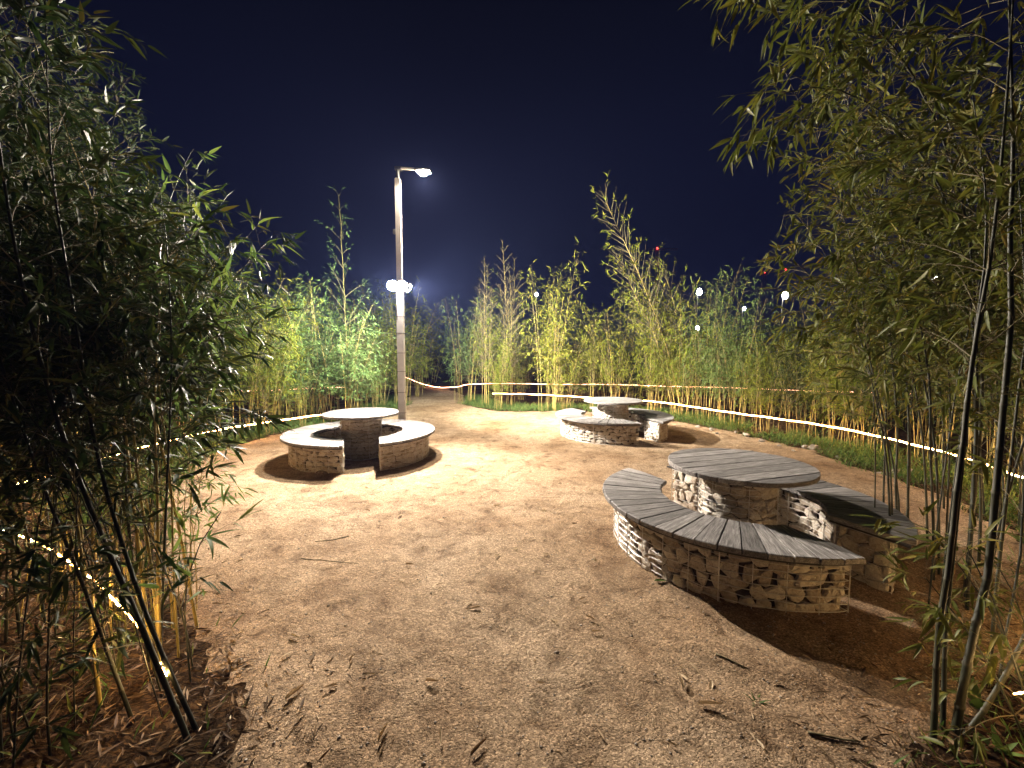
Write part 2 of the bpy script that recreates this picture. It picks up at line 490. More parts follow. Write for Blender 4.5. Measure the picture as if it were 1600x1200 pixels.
def vnoise(x, y, s, seed=0):
    """cheap smooth value noise"""
    r = np.random.default_rng(seed); T = r.random((128, 128))
    u, v = x * s + 50.3, y * s + 71.7
    i, j = np.floor(u).astype(int), np.floor(v).astype(int)
    a, b = u - i, v - j
    a = a * a * (3 - 2 * a); b = b * b * (3 - 2 * b)
    g_ = lambda p, q: T[p % 128, q % 128]
    return (g_(i, j) * (1-a) + g_(i+1, j) * a) * (1-b) + (g_(i, j+1) * (1-a) + g_(i+1, j+1) * a) * b

GROOVES = [([(-1.0, 4.6), (-0.55, 6.0), (-0.5, 7.4), (-0.9, 9.2), (-1.6, 11.5)], 0.05, 0.010),
           ([(-0.35, 5.2), (0.05, 6.2), (0.25, 7.0)], 0.05, 0.010),
           ([(-2.2, 4.2), (-1.0, 4.05), (-0.2, 4.3)], 0.06, 0.007),
           ([(1.0, 2.2), (1.7, 2.0), (2.5, 2.3)], 0.10, 0.012),
           ([(0.3, 6.6), (1.6, 6.9), (2.8, 6.4)], 0.07, 0.008)]
def sand_z(x, y):
    z = hgt(x, y) * fade(x, y) + 0.016
    z = z + 0.012 * (vnoise(x, y, 2.1, 1) - .5) + 0.012 * (vnoise(x, y, 6.0, 2) - .5) + 0.007 * (vnoise(x, y, 14.0, 3) - .5)
    for pts, wd, dp in GROOVES:
        P = smooth_path([(a, b, 0) for a, b in pts], 0.1)[:, :2]
        d = np.full(x.shape, 9.0)
        for p in P: d = np.minimum(d, np.hypot(x - p[0], y - p[1]))
        z = z - dp * np.exp(-(d / wd) ** 2) + dp * 0.7 * np.exp(-((d - 2.0 * wd) / wd) ** 2)
    # footprints: small ovals pressed in
    for fx, fy, fa in FOOT:
        dx, dy = x - fx, y - fy
        a = (dx * math.cos(fa) + dy * math.sin(fa)) / 0.13; b = (-dx * math.sin(fa) + dy * math.cos(fa)) / 0.055
        q = a * a + b * b
        z = z - 0.009 * np.exp(-q * q) + 0.004 * np.exp(-(q - 1.8) ** 2)
    return z
FOOT = []
for (x0, y0), (x1, y1), k in (((0.1, 1.6), (-0.5, 9), 12), ((-0.9, 2.2), (-1.2, 8.5), 10), ((0.7, 2.6), (0.3, 10.5), 12), ((-2.6, 4.6), (1.6, 5.8), 7), ((0.2, 3.4), (2.4, 7.0), 7)):
    for i in range(k):
        t = (i + 0.5) / k
        a = math.atan2(y1 - y0, x1 - x0)
        s = 0.09 if i % 2 else -0.09
        FOOT.append((x0 + (x1 - x0) * t - math.sin(a) * s + rng.normal(0, .06), y0 + (y1 - y0) * t + math.cos(a) * s, a + rng.normal(0, .2)))
def sdist(x, y):
    jx = x + 0.30 * (vnoise(x, y, 1.1, 15) - .5) + 0.25 * (vnoise(x, y, 3.0, 5) - .5) + 0.12 * (vnoise(x, y, 11.0, 6) - .5)
    jy = y + 0.20 * (vnoise(x, y, 1.1, 16) - .5) + 0.25 * (vnoise(x, y, 3.0, 8) - .5) + 0.12 * (vnoise(x, y, 11.0, 9) - .5)
    d = dist_edge(jx, jy)
    return np.where(inside(jx, jy), d, -d)
def dist_edge(x, y):
    d = np.full(x.shape, 99.0)
    E_ = edge_s[::2]
    for i in range(len(E_) - 1):
        a = E_[i]; b = E_[i + 1]; ab = b - a; L2 = ab @ ab
        if L2 < 1e-9: continue
        t = np.clip(((x - a[0]) * ab[0] + (y - a[1]) * ab[1]) / L2, 0, 1)
        d = np.minimum(d, np.hypot(x - a[0] - t * ab[0], y - a[1] - t * ab[1]))
    return d
def sand_sheet(x, y):
    s = np.clip((sdist(x, y) + .02) / .10, -1.2, 1)
    return sand_z(x, y) * 1.0 - 0.022 * (1 - s) * (s < 1)
def keep_sand(x, y):
    return sdist(x, y) > -.08
def keep_old(x, y):
    jx = x + 0.20 * (vnoise(x, y, 3.0, 5) - .5) + 0.10 * (vnoise(x, y, 11.0, 6) - .5)
    jy = y + 0.20 * (vnoise(x, y, 3.0, 8) - .5) + 0.10 * (vnoise(x, y, 11.0, 9) - .5)
    return inside(jx, jy)
xs = np.arange(-10, 5.8, 0.045)
ys = np.concatenate([np.arange(-4, 1.0, 0.1), np.arange(1.0, 13.5, 0.045), np.arange(13.5, 23.2, 0.1)])
s_ = link('sand', grid_mesh('sand', xs, ys, sand_sheet, M['sand'], keep_sand))
tag(s_, kind='structure')

# ------------------------------------------------------------------ gabion sets
def clip_poly(poly, nx, ny, d):
    """keep the side where nx*x+ny*y <= d"""
    out = []
    n = len(poly)
    for i in range(n):
        a, b = poly[i], poly[(i + 1) % n]
        da = nx * a[0] + ny * a[1] - d; db = nx * b[0] + ny * b[1] - d
        if da <= 0: out.append(a)
        if (da < 0 and db > 0) or (da > 0 and db < 0):
            t = da / (da - db)
            out.append((a[0] + (b[0] - a[0]) * t, a[1] + (b[1] - a[1]) * t))
    return out

def voronoi_cells(W, H, cw, ch, r):
    nx = max(1, round(W / cw)); nz = max(1, round(H / ch))
    S = []
    for j in range(nz):
        for i in range(-1, nx + 1):
            S.append(((i + 0.5 + (0.5 if j % 2 else 0) + r.uniform(-.38, .38)) * W / nx, (j + 0.5 + r.uniform(-.36, .36)) * H / nz))
    S = np.array(S); asp = (W / nx) / (H / nz)
    out = []
    for k, (x, z) in enumerate(S):
        poly = [(0, 0), (W, 0), (W, H), (0, H)]
        d2 = ((S[:, 0] - x) / asp) ** 2 + (S[:, 1] - z) ** 2
        for q in np.argsort(d2)[1:13]:
            a, b = S[q]
            nx_, nz_ = (a - x) / asp ** 2, (b - z)
            mx, mz = (a + x) / 2, (b + z) / 2
            poly = clip_poly(poly, nx_, nz_, nx_ * mx + nz_ * mz)
            if len(poly) < 3: break
        if len(poly) < 3: continue
        P = np.array(poly)
        A = 0.5 * abs(np.sum(P[:, 0] * np.roll(P[:, 1], -1) - P[:, 1] * np.roll(P[:, 0], -1)))
        if A < 0.0010: continue
        # drop near-duplicate corners
        Q = [P[0]]
        for p in P[1:]:
            if np.linalg.norm(p - Q[-1]) > 0.008: Q.append(p)
        if np.linalg.norm(Q[0] - Q[-1]) < 0.008: Q.pop()
        if len(Q) >= 3: out.append(np.array(Q))
    return out

def stone_from_cell(P, r):
    """closed lump over a wall cell; local x,y across the wall, z outward"""
    c = P.mean(0); Q = P - c
    size = np.sqrt(max(np.abs(Q).max(0).prod(), 1e-6))
    nrm = np.linalg.norm(Q, axis=1, keepdims=True)
    k = len(Q)
    # cut each corner for rounder lumps when there are few corners
    if k <= 6:
        E = []
        for i in range(k):
            a, b, d = Q[i - 1], Q[i], Q[(i + 1) % k]
            t = r.uniform(.06, .16)
            E += [b + (a - b) * t, b + (d - b) * t]
        Q = np.array(E); k = len(Q)
    Q = Q * (1 - 0.0018 / max(size, .02)) * r.uniform(0.975, 1.0)
    proud = r.uniform(-.009, .010)
    tilt = r.normal(0, .12, 2)
    V = []
    jit = lambda: r.normal(0, .0018, (k, 1))
    V.append(np.c_[Q * 0.82, np.full(k, -0.045)])
    V.append(np.c_[Q, (Q @ tilt)[:, None] * 0.5 - 0.012 + proud + jit()])
    V.append(np.c_[Q * r.uniform(.74, .86), (Q @ tilt)[:, None] * 0.7 + 0.000 + proud + jit() * 2])
    top = np.array([[r.normal(0, .006), r.normal(0, .006), 0.005 + proud]])
    V = np.vstack(V + [top])
    F = []
    for L in range(2):
        for i in range(k):
            a, b = L * k + i, L * k + (i + 1) % k
            F.append((a, b, b + k, a + k))
    for i in range(k): F.append((2 * k + i, 2 * k + (i + 1) % k, 3 * k))
    F.append(tuple(range(k))[::-1])
    return V, F, c

def place_stones(parent, W, H, surf, cw, ch, r, z0=-0.02):
    """surf(s, z) -> (point, tangent, normal). stones as children of parent"""
    for P in voronoi_cells(W, H, cw, ch, r):
        # counter-clockwise
        A = np.sum(P[:, 0] * np.roll(P[:, 1], -1) - P[:, 1] * np.roll(P[:, 0], -1))
        if A < 0: P = P[::-1]
        V, F, c = stone_from_cell(P, r)
        p, t, n = surf(c[0])
        me = mesh('stone', V, F, M['stone'], False)
        o = link('stone', me, parent)
        # local x -> tangent, y -> up, z -> normal
        mt = Matrix(((t[0], 0, n[0], p[0]), (t[1], 0, n[1], p[1]), (0, 1, 0, c[1] + z0), (0, 0, 0, 1)))
        if np.cross(np.array([t[0], t[1], 0]), np.array([0, 0, 1]))[0] * n[0] + np.cross(np.array([t[0], t[1], 0]), np.array([0, 0, 1]))[1] * n[1] < 0:
            mt = Matrix(((-t[0], 0, n[0], p[0]), (-t[1], 0, n[1], p[1]), (0, 1, 0, c[1] + z0), (0, 0, 0, 1)))
        o.matrix_local = mt

def extrude_poly(poly, z0, z1, bev=0.005):
    P = np.array(poly); k = len(P); c = P.mean(0)
    def inset(d):
        Q = P - c; L = np.linalg.norm(Q, axis=1, keepdims=True)
        return c + Q * (1 - d / np.maximum(L, 0.01))
    V = np.vstack([np.c_[P, np.full(k, z0)], np.c_[P, np.full(k, z1 - bev)], np.c_[inset(bev * 1.3), np.full(k, z1)]])
    F = [tuple(range(k))[::-1], tuple(range(2 * k, 3 * k))]
    for L in range(2):
        for i in range(k):
            a, b = L * k + i, L * k + (i + 1) % k
            F.append((a, b, b + k, a + k))
    return V, F

def plank_obj(parent, poly, z0, z1, axis_ang, r):
    P = np.array(poly)
    A = np.sum(P[:, 0] * np.roll(P[:, 1], -1) - P[:, 1] * np.roll(P[:, 0], -1))
    if A < 0: P = P[::-1]
    c = P.mean(0)
    ca, sa = math.cos(-axis_ang), math.sin(-axis_ang)
    Q = (P - c) @ np.array([[ca, sa], [-sa, ca]])
    dz = r.uniform(-.0025, .0025)
    V, F = extrude_poly(Q, z0, z1 + dz)
    o = link('plank', mesh('plank', V, F, M['wood']), parent, (c[0], c[1], 0))
    o.rotation_euler = (r.normal(0, .002), r.normal(0, .002), axis_ang)
    return o

RO, RI, SO, SI = 1.06, 0.74, 1.19, 0.655      # gabion outer/inner radius, seat outer/inner radius
ZT = 0.45
def gabion_bench(cx, cy, axis, side, gap, label, r, cw, ch, seat_step):
    """half ring; axis = direction (deg) of the gap seen from the table; side +1 = counter-clockwise half"""
    ax = R(axis)
    root = empty('gabion_bench', (cx, cy, 0), 0, label, 'bench', 'curved gabion benches around the tables')
    # work in a frame where the gap runs along +x/-x and this half lies on +y (side=+1) or -y
    def loc(a, rad):        # a in [0, pi] in the half's frame
        th = ax + side * a
        return np.array([cx * 0 + rad * math.cos(th), rad * math.sin(th)])
    def a_end(rad): return math.asin(min(.99, gap / rad))
    H = ZT - 0.05 + 0.02
    a0 = a_end(RO)
    for rad, sgn in ((RO, 1), (RI, -1)):
        b0 = a_end(rad) + 0.01
        W = (math.pi - 2 * b0) * rad
        def surf(s, rad=rad, b0=b0, sgn=sgn):
            a = b0 + s / rad; th = ax + side * a
            p = (rad * math.cos(th), rad * math.sin(th)); t = (-math.sin(th), math.cos(th)); n = (sgn * math.cos(th), sgn * math.sin(th))
            return p, t, n
        place_stones(root, W, H, surf, cw * (1.0 if sgn > 0 else 1.15), ch * (1.0 if sgn > 0 else 1.1), r)
    # end faces
    for endx in (1, -1):
        A = loc(a_end(RI) if endx > 0 else math.pi - a_end(RI), RI)
        B = loc(a_end(RO) if endx > 0 else math.pi - a_end(RO), RO)
        d = B - A; W = np.linalg.norm(d); t = d / W
        # outward normal of the end face points across the gap
        nn = np.array([-t[1], t[0]])
        mid = loc(math.pi / 2, 0.9)
        if np.dot(nn, mid - A) > 0: nn = -nn
        def surf(s, A=A, t=t, nn=nn):
            p = A + t * s; return (p[0], p[1]), (t[0], t[1]), (nn[0], nn[1])
        place_stones(root, W, H, surf, cw, ch, r)
    # dark rubble core
    K = 28; mb = MB(); V = []; F = []
    for i in range(K + 1):
        f = i / K
        bi, bo = a_end(RI - .0) + .07, a_end(RO) + .05
        ai = bi + (math.pi - 2 * bi) * f; ao = bo + (math.pi - 2 * bo) * f
        pi_, po_ = loc(ai, RI + .035), loc(ao, RO - .035)
        V += [(pi_[0], pi_[1], -.02), (po_[0], po_[1], -.02), (po_[0], po_[1], ZT - .055), (pi_[0], pi_[1], ZT - .055)]
    for i in range(K):
        a = i * 4
        for j in range(4): F.append((a + j, a + (j + 1) % 4, a + 4 + (j + 1) % 4, a + 4 + j))
    F += [(3, 2, 1, 0), (K * 4, K * 4 + 1, K * 4 + 2, K * 4 + 3)]
    link('rubble_core', mesh('rubble_core', V, F, M['rubble']), root)
    # wire cage
    cg = MB(); wr = 0.0033
    def ring_path(off):
        pts = []
        bo = a_end(RO + off); bi = a_end(RI - off)
        for a in np.linspace(bo, math.pi - bo, 46):
            q = 0.006 * math.sin(a * 23 + off * 90)
            pts.append(loc(a, RO + off + q))
        for a in np.linspace(math.pi - bi, bi, 30): pts.append(loc(a, RI - off))
        pts.append(pts[0])
        return np.array(pts)
    rp_ = ring_path(0.018)
    for z in np.arange(0.03, ZT - 0.05, 0.052):
        wob = 0.004 * np.sin(np.arange(len(rp_)) * 1.3 + z * 60)
        cg.tube(np.c_[rp_, np.full(len(rp_), z) + wob], wr, 4)
    for rad, nst in ((RO + .0235, 15), (RI - .0235, 9)):
        bo = a_end(rad)
        for i, a in enumerate(np.linspace(bo, math.pi - bo, nst)):
            p = loc(a, rad)
            cg.tube([(p[0], p[1], -.01), (p[0], p[1], ZT - .05)], wr * (1.5 if i % 4 == 0 else 1.0), 4)
    cg.build('wire_cage', M['wire'], root)
    # seat frame under the planks
    V = []; F = []; K = 40
    for i in range(K + 1):
        f = i / K
        bi, bo = a_end(SI + .03), a_end(SO - .03)
        ai = bi + (math.pi - 2 * bi) * f; ao = bo + (math.pi - 2 * bo) * f
        pi_, po_ = loc(ai, SI + .02), loc(ao, SO - .02)
        V += [(pi_[0], pi_[1], ZT - .054), (po_[0], po_[1], ZT - .054), (po_[0], po_[1], ZT - .037), (pi_[0], pi_[1], ZT - .037)]
    for i in range(K):
        a = i * 4
        for j in range(4): F.append((a + j, a + (j + 1) % 4, a + 4 + (j + 1) % 4, a + 4 + j))
    F += [(3, 2, 1, 0), (K * 4, K * 4 + 1, K * 4 + 2, K * 4 + 3)]
    link('seat_frame', mesh('seat_frame', V, F, M['dark_wood']), root)
    # radial planks, clipped on the gap line
    nx_, ny_ = math.cos(ax + side * math.pi / 2), math.sin(ax + side * math.pi / 2)
    st = R(seat_step); n = int(round(math.pi / st))
    for i in range(n):
        a, b = math.pi * i / n, math.pi * (i + 1) / n
        am = (a + b) / 2; hg = 0.0042
        A_, B_ = loc(a, 1), loc(b, 1)
        ta = np.array([-A_[1], A_[0]]) * side; tb = np.array([-B_[1], B_[0]]) * side
        ro = SO + r.uniform(-.004, .004); ri = SI + r.uniform(-.004, .004)
        poly = [tuple(A_ * ri + ta * hg), tuple(A_ * ro + ta * hg), tuple(loc(am, ro)), tuple(B_ * ro - tb * hg), tuple(B_ * ri - tb * hg)]
        poly = clip_poly(poly, -nx_, -ny_, -gap + .005)
        if len(poly) < 3: continue
        P = np.array(poly)
        if (P.max(0) - P.min(0)).max() < .03: continue
        A2 = 0.5 * abs(np.sum(P[:, 0] * np.roll(P[:, 1], -1) - P[:, 1] * np.roll(P[:, 0], -1)))
        if A2 < 0.004: continue
        plank_obj(root, poly, ZT - .036, ZT, ax + side * am, r)
    return root

def gabion_table(cx, cy, plank_ang, label, r, cw, ch, rt=0.6):
    root = empty('gabion_table', (cx, cy, 0), 0, label, 'table', 'round tables on gabion pillars')
    RP, HT = 0.305, 0.75
    W = 2 * math.pi * RP
    def surf(s):
        th = s / RP
        return (RP * math.cos(th), RP * math.sin(th)), (-math.sin(th), math.cos(th)), (math.cos(th), math.sin(th))
    place_stones(root, W, HT - .05 + .02, surf, cw, ch, r)
    mb = MB(); mb.tube([(0, 0, -.02), (0, 0, HT - .055)], RP - .035, 20); mb.build('rubble_core', M['rubble'], root)
    cg = MB()
    th = np.linspace(0, 2 * math.pi, 33)
    for z in np.arange(.03, HT - .05, .052):
        cg.tube(np.c_[(RP + .018) * np.cos(th), (RP + .018) * np.sin(th), np.full(33, z)], .0028, 4)
    for a in np.arange(7) / 7 * 2 * math.pi:
        cg.tube([((RP + .023) * math.cos(a), (RP + .023) * math.sin(a), 0), ((RP + .023) * math.cos(a), (RP + .023) * math.sin(a), HT - .05)], .003, 4)
    cg.build('wire_cage', M['wire'], root)
    mb = MB(); a = R(plank_ang) + math.pi / 2
    for s in (-.28, .28):
        mb.box((-math.sin(a) * s, math.cos(a) * s, HT - .047), (.9, .06, .018), a)
    mb.build('batten', M['dark_wood'], root)
    a = R(plank_ang); ca, sa = math.cos(a), math.sin(a)
    circ = [(rt * math.cos(t), rt * math.sin(t)) for t in np.linspace(0, 2 * math.pi, 65)[:-1]]
    edges = np.linspace(-rt, rt, 9) + np.r_[0, r.uniform(-.012, .012, 7), 0]
    for i in range(8):
        y0, y1 = edges[i] + .005, edges[i + 1] - .005
        nx_, ny_ = -sa, ca
        P = clip_poly(circ, nx_, ny_, y1); P = clip_poly(P, -nx_, -ny_, -y0)
        if len(P) >= 3: plank_obj(root, P, HT - .037, HT, a, r)
    return root

SETS = [
    ('near', 2.04, 3.79, -66, 0.26, 17.5, 0.112, 0.094),
    ('left', -2.48, 7.0, -71, 0.25, 10, 0.125, 0.068),
    ('far', 2.10, 8.85, -65, 0.25, 6, 0.110, 0.072)]
BL = {'near': ('nearest curved plank bench on a wire stone cage, its long side facing the view',
               'curved gabion bench right of the nearest table, half in its shade'),
      'left': ('left pale curved bench around the table before the lamp post',
               'right pale curved bench around the table before the lamp post'),
      'far': ('small curved stone bench left of the farthest table at the back of the clearing',
              'small curved stone bench on the right of the farthest table, next to the grass edge')}
TL = {'near': 'round dark grey plank table on a squat stone cage pillar, largest in the right foreground',
      'left': 'round pale plank table on a stone cage pillar in front of the lamp post',
      'far': 'round table on a stone pillar farthest back on the right, before the string lights'}
for key, cx, cy, axis, gap, pa, cw, ch in SETS:
    r = np.random.default_rng({'near': 11, 'left': 12, 'far': 13}[key])
    gabion_bench(cx, cy, axis, -1, gap, BL[key][0], r, cw, ch, 7.2)
    gabion_bench(cx, cy, axis, +1, gap, BL[key][1], r, cw, ch, 7.2)
    gabion_table(cx, cy, pa, TL[key], r, cw, ch)

# ------------------------------------------------------------------ lamp post
PX, PY = -2.16, 8.38
post = empty('lamp_post', (PX, PY, 0), 0, 'tall pale pole with one lamp on a short arm and white floodlights halfway up', 'lamp post')
mb = MB()
mb.box((0, 0, 1.45), (.125, .125, 2.92), 0, bev=.012)
mb.build('lower_shaft', M['pole'], post)
mb = MB(); mb.box((0, 0, 3.96), (.098, .098, 2.10), 0, bev=.012); mb.build('upper_shaft', M['pole'], post)
mb = MB(); mb.tube([(0, 0, 5.01), (0, 0, 5.16)], .034, 12); mb.box((0.02, 0, 5.19), (.14, .07, .07), 0, bev=.01)
mb.build('top_bracket', M['metal'], post)
mb = MB(); mb.box((0.24, -0.03, 5.175), (.34, .05, .045), 0, ry=0.06, bev=.008); mb.build('arm', M['pole'], post)
mb = MB()
mb.box((.50, -.06, 5.135), (.30, .17, .055), -.12, ry=0.06, bev=.018); hd = mb.build('lamp_head', M['metal'], post)
mb = MB(); mb.box((.50, -.06, 5.099), (.24, .13, .014), -.12, ry=0.06, bev=.004)
mb.tube([(.50, -.06, 5.096), (.50, -.06, 5.085), (.50, -.06, 5.055), (.50, -.06, 5.035)], [.085, .085, .065, .02], 16)
mb.build('lamp_lens', M['lens_top'], hd)
for z in (.55, .95, 1.36, 1.72, 2.1, 2.42):
    mb = MB(); mb.box((0, 0, z), (.130, .130, .007)); mb.build('strap', M['strap'], post)
mb = MB(); mb.tube(smooth_path([(-.05, -.07, 2.35), (-.052, -.075, 2.6), (-.045, -.09, 2.82), (0, -.12, 2.92), (.035, -.10, 2.85)], .03), .006, 6)
mb.tube([(-.068, -.03, .05), (-.068, -.03, 2.4)], .008, 6)
mb.build('cable', M['strap'], post)
mb = MB(); mb.box((-.073, -.02, 4.02), (.05, .07, .09), 0, bev=.008); mb.build('junction_box', M['metal'], post)
mb = MB(); mb.box((0, -.085, 3.02), (.34, .025, .03)); mb.box((0, 0, 3.02), (.17, .17, .05)); mb.build('flood_bracket', M['metal'], post)
FL = [((-.105, -.15, 3.0), R(18)), ((.105, -.15, 3.0), R(-18)), ((-.105, .12, 3.0), R(225)), ((.105, .12, 3.0), R(135))]
for (x, y, z), rz in FL:
    # housing: tapered box facing -y in its frame, tilted down
    mb = MB(); mb.tube([(0, .03, 0), (0, .025, 0), (0, -.020, 0), (0, -.028, 0)], [.07, .085, .105, .105], 20)
    for k in range(5): mb.box((-.05 + k * .025, .04, 0), (.006, .03, .10))
    h = mb.build('floodlight', M['metal'], post); h.location = (x, y, z); h.rotation_euler = (R(28), 0, rz)
    mb = MB(); mb.tube([(0, -.026, 0), (0, -.032, 0), (0, -.050, 0), (0, -.060, 0)], [.098, .098, .08, .045], 20); mb.build('flood_lens', M['lens_mid'], h)

def spot(name, loc, aim, watts, size, blend, col, rad):
    L = bpy.data.lights.new(name, 'SPOT'); L.energy = watts; L.spot_size = R(size); L.spot_blend = blend
    L.color = col; L.shadow_soft_size = rad
    o = link(name, L, None, loc)
    d = Vector(aim) - Vector(loc); o.rotation_euler = d.to_track_quat('-Z', 'Y').to_euler()
    return o
# a lamp's own light, just in front of each lens
def lamp_child(o, par):
    o.parent = par; o.matrix_parent_inverse = par.matrix_world.inverted()
bpy.context.view_layer.update()
o = spot('top_light', (PX + .50, PY - .06, 4.99), (PX + .8, PY - 2.2, 0), TOP_LAMP_W, 174, .25, (1.0, .86, .70), .05); lamp_child(o, post)
o = spot('front_flood_light', (PX + 0.0, PY - .27, 2.96), (PX + 1.0, PY - 5.5, 2.1), MID_LAMP_W, 178, .8, (1.0, .88, .76), .05); lamp_child(o, post)
o = spot('rear_left_flood_light', (PX - .17, PY + .16, 2.97), (PX - 4.0, PY + 4.2, 3.1), MID_BACK_W * .42, 150, .9, (.93, 1.0, .88), .05); lamp_child(o, post)
o = spot('rear_right_flood_light', (PX + .17, PY + .16, 2.97), (PX + 5.0, PY + 4.2, 3.3), MID_BACK_W * 1.35, 150, 1.0, (1.0, .93, .80), .05); lamp_child(o, post)

# ------------------------------------------------------------------ string lights
def string_light(pts, name, label, mc, mbead, bead=0.036, rad=.0105, br=.0090):
    P = smooth_path(pts, .12)
    sag = np.array([0, 0, 1.0]) * (0.004 * np.sin(np.arange(len(P)) * 0.9) + 0.012 * np.sin(np.arange(len(P)) * .17))[:, None]
    P = P + sag
    root = empty(name, (P[0][0], P[0][1], 0), 0, label, 'string lights')
    rad = rad * np.clip(P[:, 1] / 6.0, .30, 1.0)
    V, F = tube(P - [P[0][0], P[0][1], 0], rad, 5)
    me = mesh('cable', V, F, mc, True); me.materials.append(M['string_dim'])
    yy = np.array([V[f[0]][1] + P[0][1] for f in F])
    me.polygons.foreach_set('material_index', (yy < 3.7).astype(np.int32))
    link('cable', me, root)
    L = np.r_[0, np.cumsum(np.linalg.norm(np.diff(P, axis=0), axis=1))]
    s = np.arange(0, L[-1], bead)
    B = np.stack([np.interp(s, L, P[:, i]) for i in range(3)], 1) - [P[0][0], P[0][1], 0]
    B = B + np.random.default_rng(3).normal(0, .0015, B.shape)
    o8 = np.array([(1,0,0),(-1,0,0),(0,1,0),(0,-1,0),(0,0,1),(0,0,-1)]) * br
    f8 = np.array([(0,2,4),(2,1,4),(1,3,4),(3,0,4),(2,0,5),(1,2,5),(3,1,5),(0,3,5)])
    V = (B[:, None, :] + o8[None] * np.clip((B[:, 1] + P[0][1]) / 5.0, .55, 1.0)[:, None, None]).reshape(-1, 3)
    F = (f8[None] + (np.arange(len(B)) * 6)[:, None, None]).reshape(-1, 3)
    o = link('led_bead', np_mesh('led_bead', V, F, mbead), root); o['kind'] = 'stuff'
    return root

S_LEFT = [(-3.75, 9.9, .36), (-4.17, 9.24, .36), (-4.68, 8.63, .35), (-5.30, 7.57, .35), (-5.4, 5.94, .35), (-5.2, 4.71, .34), (-5.35, 4.1, .35), (-4.8, 3.55, .35), (-3.95, 3.25, .35), (-3.45, 3.03, .35),
          (-2.86, 2.70, .35), (-2.5, 2.48, .35), (-2.14, 2.25, .35), (-1.86, 2.06, .33), (-1.72, 1.96, .30), (-1.60, 1.88, .26)]
S_RIGHT = [(-.64, 14.2, .35), (.8, 13.8, .35), (2.18, 13.19, .35), (3.78, 11.99, .35), (4.73, 10.5, .35), (5.45, 9.06, .35), (5.9, 7.82, .35), (6.06, 6.68, .35), (6.03, 5.68, .35),
           (5.65, 4.64, .35), (5.0, 3.5, .35), (3.8, 2.4, .35), (2.8, 1.9, .35), (2.3, 1.70, .35), (2.05, 1.65, .34)]
S_BACK = [tuple(bp(u, v, h)) for u, v, h in ((632, 589, .25), (650, 596, .15), (680, 605, .10), (715, 604, .2), (740, 600, .35), (860, 600, .35), (1000, 602, .35), (1100, 605, .35), (1200, 608, .35),
          (1300, 612, .35), (1400, 615, .35), (1540, 620, .35), (1700, 628, .35))]
S_BACKL = [tuple(bp(u, v, .35)) for u, v in ((60, 626), (160, 620), (230, 615), (300, 612), (400, 611), (470, 607), (540, 605))]
string_light(S_LEFT, 'string_light', 'warm string lights curving along the left edge of the clearing through the dark foreground bamboo', M['string'], M['string_bead'])
string_light(S_RIGHT, 'string_light', 'brightest string lights sweeping along the right edge of the clearing in front of the bamboo', M['string'], M['string_bead'])
string_light(S_BACK, 'string_light', 'thin pinkish string lights running behind the right bamboo row to the path end', M['string_back'], M['string_back_bead'], .06, .0135, .010)
string_light(S_BACKL, 'string_light', 'thin reddish string lights behind the bamboo on the left of the lamp post', M['string_back'], M['string_back_bead'], .06, .0135, .010)

# ------------------------------------------------------------------ bamboo
# leaf templates: x along the leaf, y across, z up; unit length
KITE_V = np.array([(0, 0, 0), (.38, -.5, .0), (1, 0, -.10), (.38, .5, .0)])
KITE_F = np.array([(0, 1, 2), (0, 2, 3)])
def leaf_template(droop=.16, fold=.10, curl=0.0):
    st = [(.10, .42), (.32, .5), (.62, .36), (.84, .16)]
    V = [(0, 0, 0)]
    for x, w_ in st:
        z = -droop * x * x; yo = curl * x * x
        V += [(x, yo - w_, z + fold * w_ * .3), (x, yo, z), (x, yo + w_, z + fold * w_ * .3)]
    V.append((1, curl, -droop))
    F = [(0, 1, 2), (0, 2, 3)]
    for i in range(3):
        a = 1 + i * 3
        F += [(a, a + 3, a + 4), (a, a + 4, a + 1), (a + 1, a + 4, a + 5), (a + 1, a + 5, a + 2)]
    F += [(10, 13, 11), (11, 13, 12)]
    return np.array(V, float), np.array(F)
FULL_V, FULL_F = leaf_template()

def rot_frames(D, r):
    """D (n,3) unit directions -> side & normal with random roll about the leaf axis, faces mostly up"""
    n = len(D)
    up = np.tile([0, 0, 1.0], (n, 1)) + r.normal(0, .45, (n, 3))
    S = np.cross(up, D); S /= (np.linalg.norm(S, axis=1, keepdims=True) + 1e-9)
    U = np.cross(D, S)
    return S, U

def leaves_mesh(name, Lv, mat, full, r):
    pos, D, ln, wd = Lv['p'], Lv['d'], Lv['l'], Lv['w']
    S, U = Lv['s'], Lv['u']
    TV, TF = (FULL_V, FULL_F) if full else (KITE_V, KITE_F)
    n = len(pos)
    V = pos[:, None, :] + (TV[None, :, 0:1] * D[:, None, :]) * ln[:, None, None] + (TV[None, :, 1:2] * S[:, None, :]) * wd[:, None, None] + (TV[None, :, 2:3] * U[:, None, :]) * ln[:, None, None]
    F = TF[None] + (np.arange(n) * len(TV))[:, None, None]
    tint = np.repeat(Lv['t'], len(TF))
    return np_mesh(name, V.reshape(-1, 3), F.reshape(-1, 3), mat, full, face_attr=tint)

